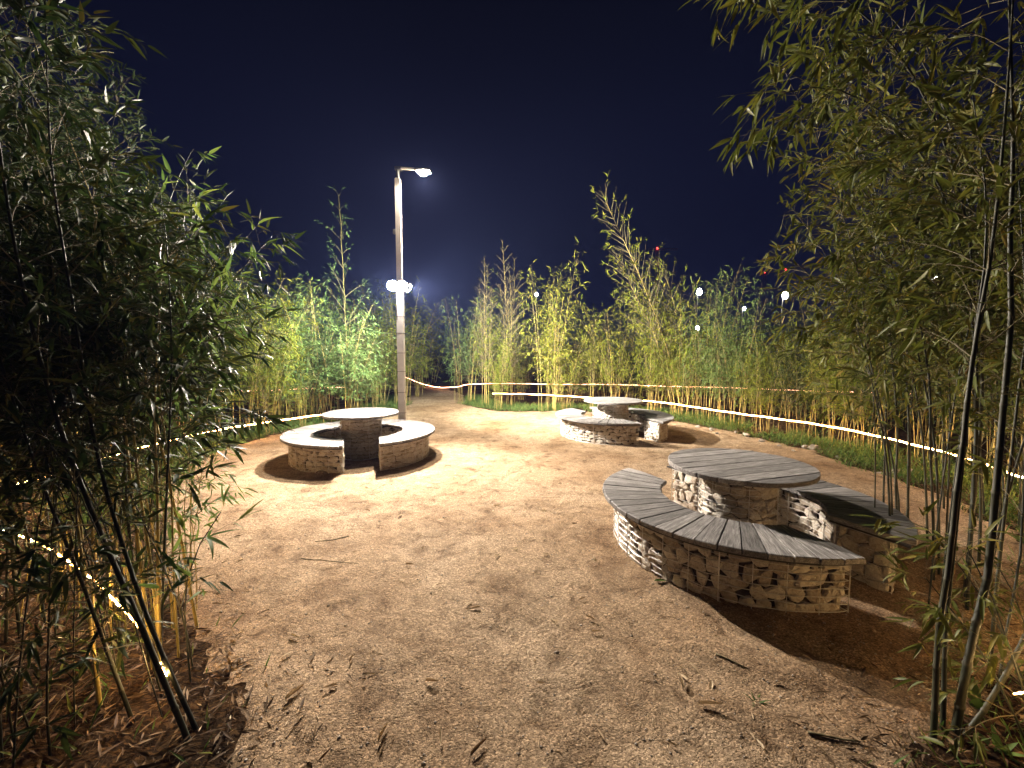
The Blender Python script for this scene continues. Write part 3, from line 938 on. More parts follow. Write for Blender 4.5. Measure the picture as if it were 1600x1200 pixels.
def culm_mesh(P, r0, r1, mat, sides, r):
    """P: node positions. adds a ring at each node"""
    k = len(P); L = np.linspace(0, 1, k)
    pts = []; rad = []; band = []
    for i in range(k):
        rr = r0 + (r1 - r0) * L[i] ** 1.2
        if 0 < i < k - 1 and sides >= 5:
            d = (P[i + 1] - P[i - 1]); d = d / np.linalg.norm(d)
            pts += [P[i] - d * rr * .9, P[i], P[i] + d * rr * .7]; rad += [rr, rr * 1.22, rr * .97]; band += [0, 1, .35]
        else:
            pts.append(P[i]); rad.append(rr); band.append(.5 if 0 < i < k - 1 else 0)
    V, F = tube(np.array(pts), np.array(rad), sides, False)
    me = np_mesh('culm', V, np.array(F), mat, True, point_attr=np.repeat(band, sides), nside=4)
    return me

def grow(P, r, o):
    """P: culm node positions (k,3). returns (branch polylines list, leaves dict arrays)"""
    k = len(P); H = np.linalg.norm(np.diff(P, axis=0), axis=1).sum()
    twigs = []; LP = []; LD = []; LL = []
    z0 = o.get('start', .3)
    for i in range(1, k):
        f = i / (k - 1)
        if f < z0: continue
        g_ = (f - z0) / (1 - z0)
        tang = P[i] - P[i - 1]; tang /= np.linalg.norm(tang)
        u, v = frame_of(tang)
        prof = (min(1, g_ * 4 + .35)) * (1 - g_) ** o.get('taper', .65) + o.get('tipl', .14)
        nb = o.get('nb', 3)
        az0 = r.uniform(0, 6.28)
        for b in range(nb):
            if r.random() < o.get('skip', .1): continue
            L = o['bl'] * prof * r.uniform(.6, 1.25)
            az = az0 + b * 6.28 / nb + r.normal(0, .5)
            el = r.uniform(*o.get('el', (.55, 1.05)))
            d = tang * math.cos(el) + (u * math.cos(az) + v * math.sin(az)) * math.sin(el)
            if 'pull' in o: d = d + np.array(o['pull']) * r.uniform(.3, 1)
            d /= np.linalg.norm(d)
            dr = o.get('droop', .25) * r.uniform(.5, 1.5)
            ts = np.linspace(0, 1, 4)
            B = P[i] + d * (ts * L)[:, None] + np.array([0, 0, -1.0]) * (dr * L * ts ** 2)[:, None]
            twigs.append((B, o.get('tr', .0028) * (0.5 + prof)))
            bare = o.get('bare', 9)
            if f > bare and r.random() < o.get('barep', .85): continue
            nl = max(2, int(o['nl'] * (L / o['bl']) * r.uniform(.7, 1.3) + 2))
            # small sub-twigs, each with a fan of leaves
            nsub = max(1, nl // 4)
            for q in range(nsub):
                t = r.uniform(.25, 1.0) if q else 1.0
                bp_ = P[i] + d * (t * L) + np.array([0, 0, -1.0]) * (dr * L * t * t)
                bd = d + np.array([0, 0, -1.0]) * (2 * dr * t)
                sd = bd / np.linalg.norm(bd) + r.normal(0, .55, 3); sd /= np.linalg.norm(sd)
                sl = r.uniform(.04, .22) * o.get('sub', 1.0)
                tip = bp_ + sd * sl
                if o.get('subtwig'): twigs.append((np.array([bp_, tip]), o.get('tr', .0028) * .45))
                m = 4 if q else 5
                for j in range(m):
                    tt = 1 - j / m * .8
                    LP.append(bp_ + sd * sl * tt)
                    dd = sd + r.normal(0, .42, 3) + np.array([0, 0, -o.get('ldroop', .30)]) * r.uniform(.3, 1.6)
                    LD.append(dd / np.linalg.norm(dd)); LL.append(o['ll'] * r.uniform(.55, 1.25))
    return twigs, LP, LD, LL

def pack(LP, LD, LL, r, ww=.145):
    p = np.array(LP); d = np.array(LD); l = np.array(LL)
    s, u = rot_frames(d, r)
    return dict(p=p, d=d, l=l, w=l * ww * r.uniform(.8, 1.25, len(l)), s=s, u=u, t=np.clip(r.beta(1.6, 1.8, len(l)), 0, 1))

def sub(Lv, idx): return {k: v[idx] for k, v in Lv.items()}

def twig_mesh(tw, mat, sides=3):
    VV = []; FF = []; n = 0
    for B, rad in tw:
        k = len(B)
        V, F = tube(B, np.linspace(rad, rad * .35, k), sides, False)
        VV.append(V); FF.append(np.array(F) + n); n += len(V)
    return np_mesh('twig', np.concatenate(VV), np.concatenate(FF), mat, nside=4)

def straight_culm(base, H, lean, az, arch, r, step=.22):
    n = max(5, int(H / step)); t = np.linspace(0, 1, n + 1)
    off = (lean * t + arch * t ** 2.6) * H
    P = np.stack([base[0] + off * math.cos(az), base[1] + off * math.sin(az), base[2] + H * (t - 0.18 * arch * t ** 3)], 1)
    P[1:-1, :2] += r.normal(0, .006, (n - 1, 2))
    return P

def culm_through(pts, step=.2):
    P = smooth_path(pts, .05)
    L = np.r_[0, np.cumsum(np.linalg.norm(np.diff(P, axis=0), axis=1))]
    s = np.linspace(0, L[-1], max(4, int(L[-1] / step)) + 1)
    return np.stack([np.interp(s, L, P[:, i]) for i in range(3)], 1)

def proto_clump(seed, n, H, spread, o, mleaf, mculm, lean=.10, arch=.12, rad=.009, sides=5, az=None):
    """culms, twigs and foliage data for a clump standing at the origin"""
    r = np.random.default_rng(seed)
    tw = []; LP = []; LD = []; LL = []; culms = []
    for i in range(n):
        a = r.uniform(0, 6.28); q = spread * math.sqrt(r.random())
        h = H * (1.0 if i == 0 else r.uniform(.5, .95))
        aa = (a if az is None else az) + r.normal(0, .6)
        P = straight_culm((q * math.cos(a), q * math.sin(a), -.03), h, lean * r.uniform(.2, 1.6), aa, arch * r.uniform(.3, 1.5), r)
        culms.append(culm_mesh(P, rad * r.uniform(.7, 1.15), .002, mculm, sides, r))
        t, a1, a2, a3 = grow(P, r, o)
        tw += t; LP += a1; LD += a2; LL += a3
    Lv = pack(LP, LD, LL, r)
    return dict(culms=culms, twig=twig_mesh(tw, M['twig']), fol=leaves_mesh('foliage', Lv, mleaf, False, r), H=H, n=len(LP))

O_MID = dict(start=.24, bl=.60, nl=22, ll=.115, nb=3, droop=.30, sub=1.2, taper=.6)
O_DENSE = dict(start=.25, bl=.66, nl=30, ll=.112, nb=3, droop=.32, sub=1.3, taper=.5)
O_THIN = dict(start=.30, bl=.50, nl=10, ll=.10, nb=2, droop=.05, sub=.9, taper=.6, skip=.1)
O_BARE = dict(tr=.0055, start=.22, bl=.62, nl=15, ll=.10, nb=3, droop=.12, bare=.60, barep=.95, taper=.55, el=(.70, .85), skip=0)
PROTO = {
    'mid_a': proto_clump(101, 13, 3.6, .32, O_MID, M['leaf_olive'], M['culm_yellow']),
    'mid_b': proto_clump(102, 12, 3.6, .28, O_MID, M['leaf_olive'], M['culm_yellow'], .16, .2),
    'mid_c': proto_clump(103, 14, 3.6, .38, O_MID, M['leaf_green'], M['culm_yellow'], .08, .1),
    'dense_a': proto_clump(104, 17, 3.6, .45, O_DENSE, M['leaf_green'], M['culm_yellow'], .10, .15),
    'dense_b': proto_clump(105, 16, 3.6, .5, O_DENSE, M['leaf_olive'], M['culm_yellow'], .12, .18),
    'dense_c': proto_clump(106, 16, 3.6, .5, O_DENSE, M['leaf_shaded'], M['culm_yellow'], .12, .2),
    'thin_a': proto_clump(107, 9, 3.6, .15, O_THIN, M['leaf_olive'], M['culm_yellow'], .04, .05),
    'thin_b': proto_clump(108, 3, 3.6, .12, dict(O_THIN, bl=.42, nl=13, taper=.9), M['leaf_green'], M['culm_yellow'], .02, .03),
    'bare_a': proto_clump(109, 7, 3.6, .18, O_BARE, M['leaf_olive'], M['culm_yellow'], .03, .04),
    'feather': proto_clump(110, 1, 3.6, .02, dict(start=.30, bl=.66, nl=34, ll=.07, nb=3, droop=.10, el=(.6, .95), taper=1.0, tr=.005, sub=.9, skip=.05), M['leaf_green'], M['culm_yellow'], .02, .03, rad=.011),
}
def place_clump(kind, x, y, H, rz, label, group=None, wide=1.0, name='bamboo_clump'):
    p = PROTO[kind]; s = H / p['H']
    root = empty(name, (x, y, 0), rz, label, 'bamboo', group)
    root.scale = (s * wide, s * wide, s)
    for c in p['culms']: link('culm', c, root)
    o = link('twig', p['twig'], root); o['kind'] = 'stuff'
    o = link('foliage', p['fol'], root); o['kind'] = 'stuff'
    return root
def X(u, Y): return (u - 800) / FPX * Y
def Z(v, Y): return at(800, v, Y)[2]

rr = np.random.default_rng(21)
# front row on the right, from the path mouth round to the right edge (u, distance, top v, kind, label)
FRONT_R = [
    (712, 15.2, 470, 'thin_b', 'thin grey green bamboo tuft at the right side of the path mouth'),
    (728, 14.6, 443, 'mid_c', 'pointed bamboo clump just right of the path mouth, rising from dark grass'),
    (757, 13.6, 395, 'bare_a', 'bamboo clump with the left one of two bare herringbone tips, right of the path'),
    (800, 13.5, 378, 'bare_a', 'bamboo clump with the tallest bare twiggy herringbone tip, left of the distant lamp'),
    (780, 12.9, 520, 'mid_a', 'low bright yellow green bamboo between the two bare tipped culms'),
    (858, 12.6, 392, 'mid_a', 'pointed yellow green bamboo clump right beside the small distant street lamp'),
    (884, 12.8, 470, 'mid_b', 'shorter bamboo clump right behind the pointed one beside the distant street lamp'),
    (925, 12.6, 515, 'thin_a', 'slender low bamboo clump over the left end of the farthest bench'),
    (962, 12.6, 430, 'mid_b', 'bamboo clump straight behind the farthest round table'),
    (1022, 11.9, 455, 'mid_a', 'leafy bamboo clump under the tall leaning culm'),
    (1062, 11.3, 440, 'mid_b', 'bamboo clump at the foot of the leaning culm, right side'),
    (1102, 11.0, 402, 'mid_c', 'green bamboo clump with a ragged tip beside the left one of two bright distant lamps'),
    (1150, 10.2, 445, 'dense_a', 'broad green bamboo clump between the two bright distant lamps'),
    (1200, 9.4, 500, 'dense_b', 'low olive bamboo clump under the right one of the bright distant lamps'),
    (1255, 8.9, 480, 'dense_c', 'dark green bamboo clump right of the bright distant lamps'),
    (1310, 8.1, 452, 'dense_b', 'yellow green bamboo clump above the middle of the right string lights'),
    (1365, 7.5, 415, 'dense_b', 'bright olive bamboo clump left of the foreground bamboo, behind the right string lights'),
    (1430, 7.0, 385, 'dense_c', 'tall dark bamboo clump partly behind the foreground culms on the right'),
    (1500, 6.4, 320, 'dense_b', 'tall olive bamboo clump seen between the two dark foreground culms'),
    (1575, 6.0, 240, 'dense_c', 'tall bamboo clump at the right border of the view behind the string lights'),
    (1660, 5.4, 150, 'dense_a', 'tall bamboo clump cut by the right border of the view')]
for u, Y, v, kind, lab in FRONT_R:
    place_clump(kind, X(u, Y), Y, Z(v, Y) * 1.0, rr.uniform(0, 6.28), lab, 'bamboo row along the right string lights', .78)

FRONT_L = [
    (545, 11.0, 305, 'feather', 'tall slender bamboo with a feathery pointed top left of the lamp post', .8),
    (532, 10.6, 455, 'dense_a', 'brightly lit green bamboo clump nearest the lamp post on its left', 1.2),
    (495, 10.9, 440, 'dense_a', 'rounded green bamboo clump left of the brightly lit one by the lamp post', 1.0),
    (462, 10.6, 424, 'dense_c', 'dark topped rounded bamboo clump behind the left table', 1.0),
    (425, 10.3, 450, 'dense_a', 'bamboo clump above the left end of the left bench', 1.0),
    (583, 11.2, 560, 'thin_a', 'low thin yellow bamboo clump just left of the pole behind the table', 1.0),
    (470, 9.7, 575, 'thin_a', 'low bamboo clump with bundled straw coloured culms behind the left bench', 1.2),
    (418, 8.9, 560, 'thin_a', 'low bamboo bundle glowing yellow at its foot beside the left string lights', 1.2),
    (385, 9.2, 430, 'dense_b', 'olive bamboo clump right behind the foreground leaves on the left', 1.0),
    (340, 8.6, 400, 'dense_b', 'bamboo clump with culms glowing orange at their feet, left of the sand edge', 1.0),
    (290, 8.0, 420, 'mid_a', 'bamboo clump behind the left string lights, mostly hidden by foreground leaves', 1.0),
    (235, 7.2, 330, 'dense_c', 'tall dark bamboo clump behind the foreground foliage on the left', 1.0),
    (165, 6.4, 270, 'dense_c', 'taller dark bamboo clump second from the left border', 1.0),
    (80, 5.6, 200, 'dense_a', 'tall dark bamboo clump nearest the left border behind the string lights', 1.0),
    (-20, 5.2, 90, 'dense_c', 'tallest dark bamboo clump cut by the left border', 1.0)]
for u, Y, v, kind, lab, wd in FRONT_L:
    place_clump(kind, X(u, Y), Y, Z(v, Y), rr.uniform(0, 6.28), lab, 'bamboo row left of the clearing', wd)
PATHB = [
    (592, 13.4, 455, 'mid_b', 'pale bamboo clump directly behind the pole on its left'),
    (625, 14.2, 440, 'mid_a', 'pale bamboo clump directly behind the lit pole'),
    (652, 16.4, 470, 'mid_b', 'grey bamboo clump at the left side of the path'),
    (600, 15.8, 425, 'dense_c', 'dark bamboo clump rising behind the floodlights'),
    (560, 12.8, 500, 'mid_c', 'bamboo clump between the bright green clump and the pole')]
for u, Y, v, kind, lab in PATHB:
    place_clump(kind, X(u, Y), Y, Z(v, Y), rr.uniform(0, 6.28), lab, 'bamboo behind the lamp post')
# second row just behind the right front row, then the dim back rows
BEH = ['taller of the two bare tipped culms', 'pointed clump by the distant street lamp', 'gap left of the slender low clump', 'slender low clump over the far bench', 'farthest round table, left of the leaning bamboo',
       'foot of the leaning bamboo', 'left bright distant lamp side of the row', 'broad green clump, its left edge', 'broad green clump, its right edge', 'low olive clump under the bright lamps',
       'dark green clump right of the bright lamps', 'yellow green clump over the string lights', 'bright olive clump, its right edge', 'tall dark clump beside the foreground culms', 'tall olive clump between the dark culms', 'clumps at the right border']
k2 = ['mid_a', 'mid_b', 'mid_c', 'dense_b', 'dense_c']
for i, (u, Y) in enumerate([(815, 14.2), (870, 14.0), (905, 13.8), (950, 13.7), (990, 13.3), (1040, 12.9), (1085, 12.2), (1130, 11.7), (1180, 11.0), (1225, 10.4), (1285, 9.8), (1345, 9.0), (1400, 8.6), (1470, 8.0), (1545, 7.6), (1640, 7.2)]):
    v = [505, 500, 515, 500, 480, 490, 480, 470, 480, 490, 480, 470, 450, 420, 380, 330][i]
    place_clump(k2[i % 5], X(u, Y + 1.3), Y + 1.3, Z(v + 32, Y + 1.3), rr.uniform(0, 6.28), 'shaded bamboo clump right behind the ' + BEH[i], 'second row of bamboo on the right')
for i in range(46):
    u = -150 + i * 43 + rr.uniform(-15, 15)
    Y = rr.uniform(20.5, 27)
    if u < 560: Y = rr.uniform(17.5, 23)
    if 600 < u < 720: Y = rr.uniform(24, 27)
    if u > 1250: Y = rr.uniform(16.5, 21)
    v = rr.uniform(478, 512)
    place_clump(k2[i % 5] if i % 3 else 'dense_c', X(u, Y), Y, Z(v, Y), rr.uniform(0, 6.28), 'dim bamboo clump in the far back row beyond the thin string lights', 'far back row of bamboo', 1.35)
for i, (x, y) in enumerate([(-7.5, 9.5), (-8.4, 11.5), (-7.0, 12.5), (-9.5, 9.0), (-6.2, 13.6), (-8.2, 7.2), (-7.4, 5.4), (-6.6, 4.0), (-9.0, 5.6)]):
    place_clump(['dense_c', 'dense_a', 'mid_b'][i % 3], x, y, rr.uniform(3.4, 4.3), rr.uniform(0, 6.28), ['dark', 'green', 'olive'][i % 3] + ' shaded bamboo clump on the left, ' + ['behind the left bench end', 'far behind the rounded clump', 'behind the dark topped rounded clump', 'behind the orange lit culm feet', 'farthest, left of the lamp post', 'behind the foreground leaf sprays', 'behind the leftmost culms', 'nearest the left border', 'between the two leftmost tall clumps'][i], 'second row of bamboo on the left')

# ---- foreground bamboo: every culm shaped, the leaves that show largest are objects
LEAF_MESHES = {}
def leaf_mesh(matkey, i):
    if (matkey, i) not in LEAF_MESHES:
        V, F = leaf_template([.10, .22, .34, .16, .05, .45][i], [.25, .1, .3, .2, .35, .15][i], [0, .05, -.06, -.03, .04, 0][i])
        V = V * [1, .15, 1]
        LEAF_MESHES[(matkey, i)] = np_mesh('leaf', V, F, M[matkey], True, face_attr=np.full(len(F), [.25, .45, .6, .3, .8, .5][i]))
    return LEAF_MESHES[(matkey, i)]

def near_clump(base, culms, o, label, mleaf, seed, mculm='culm_shaded', name='bamboo_clump', maxobj=300, extra=None):
    """culms: list of (polyline world points, r0). leaves nearest the viewer become objects"""
    r = np.random.default_rng(seed)
    root = empty(name, (base[0], base[1], 0), 0, label, 'bamboo')
    B = np.array([base[0], base[1], 0.0])
    tw = []; LP = []; LD = []; LL = []
    for ci, (pts, r0) in enumerate(culms):
        P = culm_through(pts, .19)
        oo = dict(o)
        if extra and ci in extra: oo.update(extra[ci])
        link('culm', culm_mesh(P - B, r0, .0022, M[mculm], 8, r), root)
        t, a1, a2, a3 = grow(P - B, r, oo)
        tw += t; LP += a1; LD += a2; LL += a3
    if not LP: return root
    Lv = pack(LP, LD, LL, r, .16)
    W_ = Lv['p'] + B + Lv['d'] * (Lv['l'] * .5)[:, None]
    # keep the lens clear: nothing closer than 0.75 m to the camera
    far = np.linalg.norm(W_ - np.array([0, 0, HCAM]), axis=1) > .9
    Lv = sub(Lv, far); W_ = W_[far]
    u, v, d = proj(W_)
    size = Lv['l'] / np.maximum(d, .3) * ((u > -30) & (u < 1630) & (v > -30) & (v < 1230) & (d > .3))
    order = np.argsort(-size)
    pick = order[:maxobj]; pick = pick[size[pick] > 0]
    rest = np.setdiff1d(np.arange(len(size)), pick)
    for i in pick:
        ob = link('leaf', leaf_mesh(mleaf, int(r.integers(0, 6))), root)
        l = Lv['l'][i]; D, S, U, p = Lv['d'][i], Lv['s'][i], Lv['u'][i], Lv['p'][i]
        ws = Lv['w'][i] / (l * .15)
        ob.matrix_local = Matrix(((D[0]*l, S[0]*l*ws, U[0]*l, p[0]), (D[1]*l, S[1]*l*ws, U[1]*l, p[1]), (D[2]*l, S[2]*l*ws, U[2]*l, p[2]), (0, 0, 0, 1)))
    if len(rest):
        q = link('foliage', leaves_mesh('foliage', sub(Lv, rest), M[mleaf], True, r), root); q['kind'] = 'stuff'
    q = link('twig', twig_mesh(tw, M['twig'], 4), root); q['kind'] = 'stuff'
    return root

def pxc(pts, Y0, Y1=None):
    """culm from image points at a depth going from Y0 (foot) to Y1 (tip)"""
    Y1 = Y0 if Y1 is None else Y1
    n = len(pts)
    return [tuple(at(u, v, Y0 + (Y1 - Y0) * i / (n - 1))) for i, (u, v) in enumerate(pts)]
def foot(c):
    """run the first segment down to the ground"""
    a, b = np.array(c[0]), np.array(c[1])
    if a[2] > .02:
        d = (a - b); d[2] = min(d[2], -.2); t = a[2] / -d[2]
        a = a + d * min(t, 1.5); a[2] = -.03
        return [tuple(a)] + list(c)
    return [(a[0], a[1], -.03)] + list(c[1:])

O_NEAR = dict(start=.36, bl=.55, nl=30, ll=.115, nb=3, droop=.28, sub=.9, subtwig=True, tr=.0022, taper=.5, skip=.15)
L1 = foot(pxc([(300, 1190), (215, 965), (150, 815), (85, 640), (30, 420), (-10, 150), (-20, -120)], 1.80, 2.1))
L2 = foot(pxc([(312, 1165), (240, 990), (188, 840), (150, 700), (118, 500), (80, 250), (70, -50)], 1.86, 2.3))
L3 = foot(pxc([(215, 1190), (130, 915), (60, 740), (0, 560), (-60, 350)], 1.9, 2.1))
L4 = foot(pxc([(250, 1060), (255, 900), (262, 733), (268, 560), (262, 400), (250, 300)], 2.25, 2.5))
L6 = foot(pxc([(236, 1050), (205, 860), (195, 700), (200, 520), (230, 360)], 2.3, 2.6))
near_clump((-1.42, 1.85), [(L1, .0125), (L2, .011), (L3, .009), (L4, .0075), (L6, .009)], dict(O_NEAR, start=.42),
           'dark bamboo in the left foreground, its thick culms leaning left across the string lights', 'leaf_shaded', 301)
L5 = foot(pxc([(298, 1068), (292, 1000), (288, 931), (300, 880), (318, 840), (345, 800)], 2.15, 2.15))
near_clump((L5[0][0], L5[0][1]), [(L5, .004)], dict(start=.3, bl=.26, nl=5, ll=.12, nb=2, droop=.1, sub=.5, subtwig=True, tr=.0016, pull=(.5, 0, .05), skip=.25),
           'thin young bamboo shoot reaching its few leaves over the sand from the left foreground clump', 'leaf_green', 302, name='bamboo_shoot')
c1 = foot(pxc([(1064, 640), (1042, 545), (1003, 440), (968, 362), (940, 300)], 11.6))
c2 = foot(pxc([(1050, 640), (1025, 530), (992, 460), (962, 395)], 11.6))
c3 = foot(pxc([(1075, 640), (1066, 540), (1046, 450), (1024, 405)], 11.6))
c4 = foot(pxc([(1056, 640), (1040, 560), (1022, 480), (990, 410)], 11.8))
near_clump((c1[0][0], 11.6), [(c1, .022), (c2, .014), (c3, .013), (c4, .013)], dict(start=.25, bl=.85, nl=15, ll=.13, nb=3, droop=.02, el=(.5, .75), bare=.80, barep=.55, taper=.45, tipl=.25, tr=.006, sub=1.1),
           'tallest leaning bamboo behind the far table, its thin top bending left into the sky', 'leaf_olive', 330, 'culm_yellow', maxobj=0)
def rand_culms(seed, bx, by, n, spread, H, lean, az, rad, arch=.18):
    r = np.random.default_rng(seed); out = []
    for i in range(n):
        a = r.uniform(0, 6.28); q = spread * math.sqrt(r.random())
        h = H * (1 if i == 0 else r.uniform(.55, 1.0))
        P = straight_culm((bx + q * math.cos(a), by + q * math.sin(a), -.03), h, lean * r.uniform(.3, 1.6), az + r.normal(0, .5), arch * r.uniform(.4, 1.5), r, .5)
        out.append(([tuple(p) for p in P], rad * r.uniform(.6, 1.15)))
    return out
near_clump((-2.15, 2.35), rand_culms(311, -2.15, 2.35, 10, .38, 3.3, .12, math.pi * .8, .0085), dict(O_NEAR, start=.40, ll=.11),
           'dense dark bamboo clump behind the leftmost foreground culms, its feet lit yellow', 'leaf_shaded', 303, 'culm_yellow')
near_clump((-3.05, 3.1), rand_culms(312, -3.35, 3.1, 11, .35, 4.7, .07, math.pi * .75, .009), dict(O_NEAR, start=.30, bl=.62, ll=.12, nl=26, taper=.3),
           'tall dark bamboo clump rising to the top left of the view', 'leaf_shaded', 304)
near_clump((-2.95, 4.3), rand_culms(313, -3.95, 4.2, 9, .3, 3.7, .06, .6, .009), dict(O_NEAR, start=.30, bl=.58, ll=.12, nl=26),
           'bamboo clump with leaf sprays against the sky left of centre, behind the foreground culms', 'leaf_shaded', 305)
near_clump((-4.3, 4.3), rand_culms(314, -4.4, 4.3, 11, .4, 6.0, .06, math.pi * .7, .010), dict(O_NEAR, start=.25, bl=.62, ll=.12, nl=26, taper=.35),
           'very tall bamboo clump towards the top left corner behind two nearer clumps', 'leaf_shaded', 306, maxobj=200)
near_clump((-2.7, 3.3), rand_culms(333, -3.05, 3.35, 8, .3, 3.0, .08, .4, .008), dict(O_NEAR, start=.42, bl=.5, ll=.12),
           'bushy dark bamboo clump in the middle of the left foreground foliage', 'leaf_shaded', 333)
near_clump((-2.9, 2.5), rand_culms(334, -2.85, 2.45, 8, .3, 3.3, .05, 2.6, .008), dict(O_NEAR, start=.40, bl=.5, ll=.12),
           'dark bamboo clump at the left border beside the string lights', 'leaf_shaded', 334, maxobj=200)
near_clump((-2.5, 3.0), [(foot(pxc([(215, 1000), (235, 800), (262, 600), (300, 470), (345, 395), (385, 372)], 2.6, 2.9)), .006),
                          (foot(pxc([(180, 980), (200, 760), (250, 560), (310, 500), (370, 490)], 2.8, 3.3)), .006),
                          (foot(pxc([(160, 960), (190, 700), (230, 450), (270, 300), (300, 235)], 3.2, 3.7)), .008)],
           dict(O_NEAR, start=.45, bl=.32, ll=.135, nl=13, pull=(.3, 0, .1)),
           'bamboo with long pointed leaves jutting right against the sky at left', 'leaf_green', 307)

R1 = foot(pxc([(1456, 1196), (1467, 980), (1482, 888), (1496, 757), (1506, 681), (1515, 595), (1530, 500), (1548, 400), (1565, 250), (1580, 50), (1590, -150)], 1.78, 2.0))
R1b = foot(pxc([(1470, 1190), (1478, 980), (1490, 860), (1502, 740), (1512, 640), (1524, 520), (1538, 420), (1540, 300), (1520, 150)], 1.84, 2.0))
R2 = foot(pxc([(1486, 1196), (1519, 998), (1541, 914), (1557, 757), (1565, 665), (1574, 570), (1580, 491), (1578, 380), (1583, 250), (1580, 100), (1574, -60), (1560, -200)], 1.80, 2.05))
R3 = foot(pxc([(1495, 1180), (1551, 1090), (1600, 998), (1660, 880), (1720, 700), (1760, 400), (1780, 0)], 1.82, 2.0))
R4 = foot(pxc([(1562, 1060), (1575, 970), (1592, 888), (1600, 760), (1604, 600), (1600, 420), (1590, 250)], 2.0, 2.2))
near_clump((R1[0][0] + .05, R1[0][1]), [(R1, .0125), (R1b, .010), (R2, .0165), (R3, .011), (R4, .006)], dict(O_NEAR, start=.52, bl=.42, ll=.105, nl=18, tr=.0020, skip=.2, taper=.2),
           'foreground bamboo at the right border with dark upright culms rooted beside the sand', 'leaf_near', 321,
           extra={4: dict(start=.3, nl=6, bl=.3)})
near_clump((2.75, 2.5), rand_culms(322, 2.75, 2.45, 4, .3, 3.4, .05, math.pi * .1, .0095), dict(O_NEAR, start=.42, bl=.5, ll=.105, nl=22),
           'bamboo clump right behind the foreground culms at the right border', 'leaf_near', 323)
def arch_culm(x0, y0, pts): return [(x0, y0, -.03)] + pts
near_clump((3.1, 3.3), rand_culms(331, 3.15, 3.35, 5, .3, 4.0, .05, math.pi * .9, .009), dict(O_NEAR, start=.45, bl=.5, ll=.11, nl=30),
           'leafy bamboo clump between the arching bamboo and the tall clump behind it', 'leaf_near', 331)
near_clump((4.4, 3.4), rand_culms(332, 4.5, 3.4, 6, .35, 4.6, .05, math.pi * .9, .009), dict(O_NEAR, start=.36, bl=.6, ll=.11, nl=30),
           'tall bamboo clump at the right border inside the bend of the string lights', 'leaf_near', 332, maxobj=150)
A1 = arch_culm(3.05, 2.75, [(3.0, 2.75, 1.4), (2.8, 2.7, 2.5), (2.4, 2.65, 3.3), (1.9, 2.6, 3.75), (1.45, 2.55, 3.85), (1.2, 2.5, 3.72)])
A2 = arch_culm(3.2, 2.9, [(3.15, 2.9, 1.5), (2.95, 2.9, 2.5), (2.55, 2.85, 3.1), (2.1, 2.8, 3.35), (1.75, 2.75, 3.35), (1.5, 2.7, 3.22)])
A3 = arch_culm(3.3, 3.0, [(3.3, 3.0, 1.5), (3.2, 3.05, 2.6), (2.95, 3.1, 3.5), (2.5, 3.1, 4.1), (2.0, 3.1, 4.3)])
A4 = arch_culm(3.25, 3.1, [(3.2, 3.1, 1.2), (3.1, 3.1, 1.9), (2.85, 3.1, 2.45), (2.6, 3.1, 2.7), (2.35, 3.05, 2.95)])
near_clump((3.2, 2.9), [(A1, .011), (A2, .010), (A3, .012), (A4, .007)], dict(O_NEAR, start=.36, bl=.5, ll=.125, nl=24, pull=(-.45, 0, -.05), taper=.35),
           'bamboo arching over from the right with long yellowish leaves hanging into the top right sky', 'leaf_near', 324,
           extra={3: dict(start=.45, nl=6, bl=.3, bare=.8)})
near_clump((3.7, 3.7), rand_culms(325, 3.75, 3.75, 7, .35, 4.8, .06, math.pi * .9, .010), dict(O_NEAR, start=.34, bl=.6, ll=.11, nl=30, taper=.4),
           'tall olive bamboo clump filling the upper right behind the arching one', 'leaf_near', 326)
near_clump((4.9, 4.2), rand_culms(327, 5.0, 4.3, 8, .4, 4.6, .06, math.pi * .8, .010), dict(O_NEAR, start=.24, bl=.6, ll=.11, nl=28),
           'bamboo clump inside the bend of the right string lights, close to the border', 'leaf_near', 328, maxobj=150)

near_clump((2.35, 1.95), rand_culms(341, 2.45, 1.85, 5, .25, .9, .25, 2.6, .005), dict(O_NEAR, start=.15, bl=.32, ll=.10, nl=12, pull=(-.2, 0, 0)),
           'low leafy bamboo shoots in the dark bottom right corner', 'leaf_near', 341, name='bamboo_shoot')
near_clump((-1.95, 1.95), rand_culms(342, -2.0, 1.95, 12, .4, 1.9, .14, math.pi * .85, .0045), dict(O_NEAR, start=.14, bl=.26, ll=.10, nl=9),
           'thin dark bamboo stems crowding the bottom left corner', 'leaf_shaded', 342)
near_clump((-2.35, 2.75), rand_culms(343, -2.35, 2.75, 16, .3, 1.6, .10, math.pi * .7, .0045), dict(O_NEAR, start=.40, bl=.24, ll=.09, nl=9),
           'bundle of thin straw yellow stems glowing beside the left foreground string lights', 'leaf_green', 343, 'culm_yellow')
near_clump((-3.1, 3.0), rand_culms(344, -3.15, 2.85, 16, .3, 1.7, .10, math.pi * .7, .0045), dict(O_NEAR, start=.40, bl=.24, ll=.09, nl=9),
           'second bundle of thin yellow stems at the left border beside the string lights', 'leaf_green', 344, 'culm_yellow')
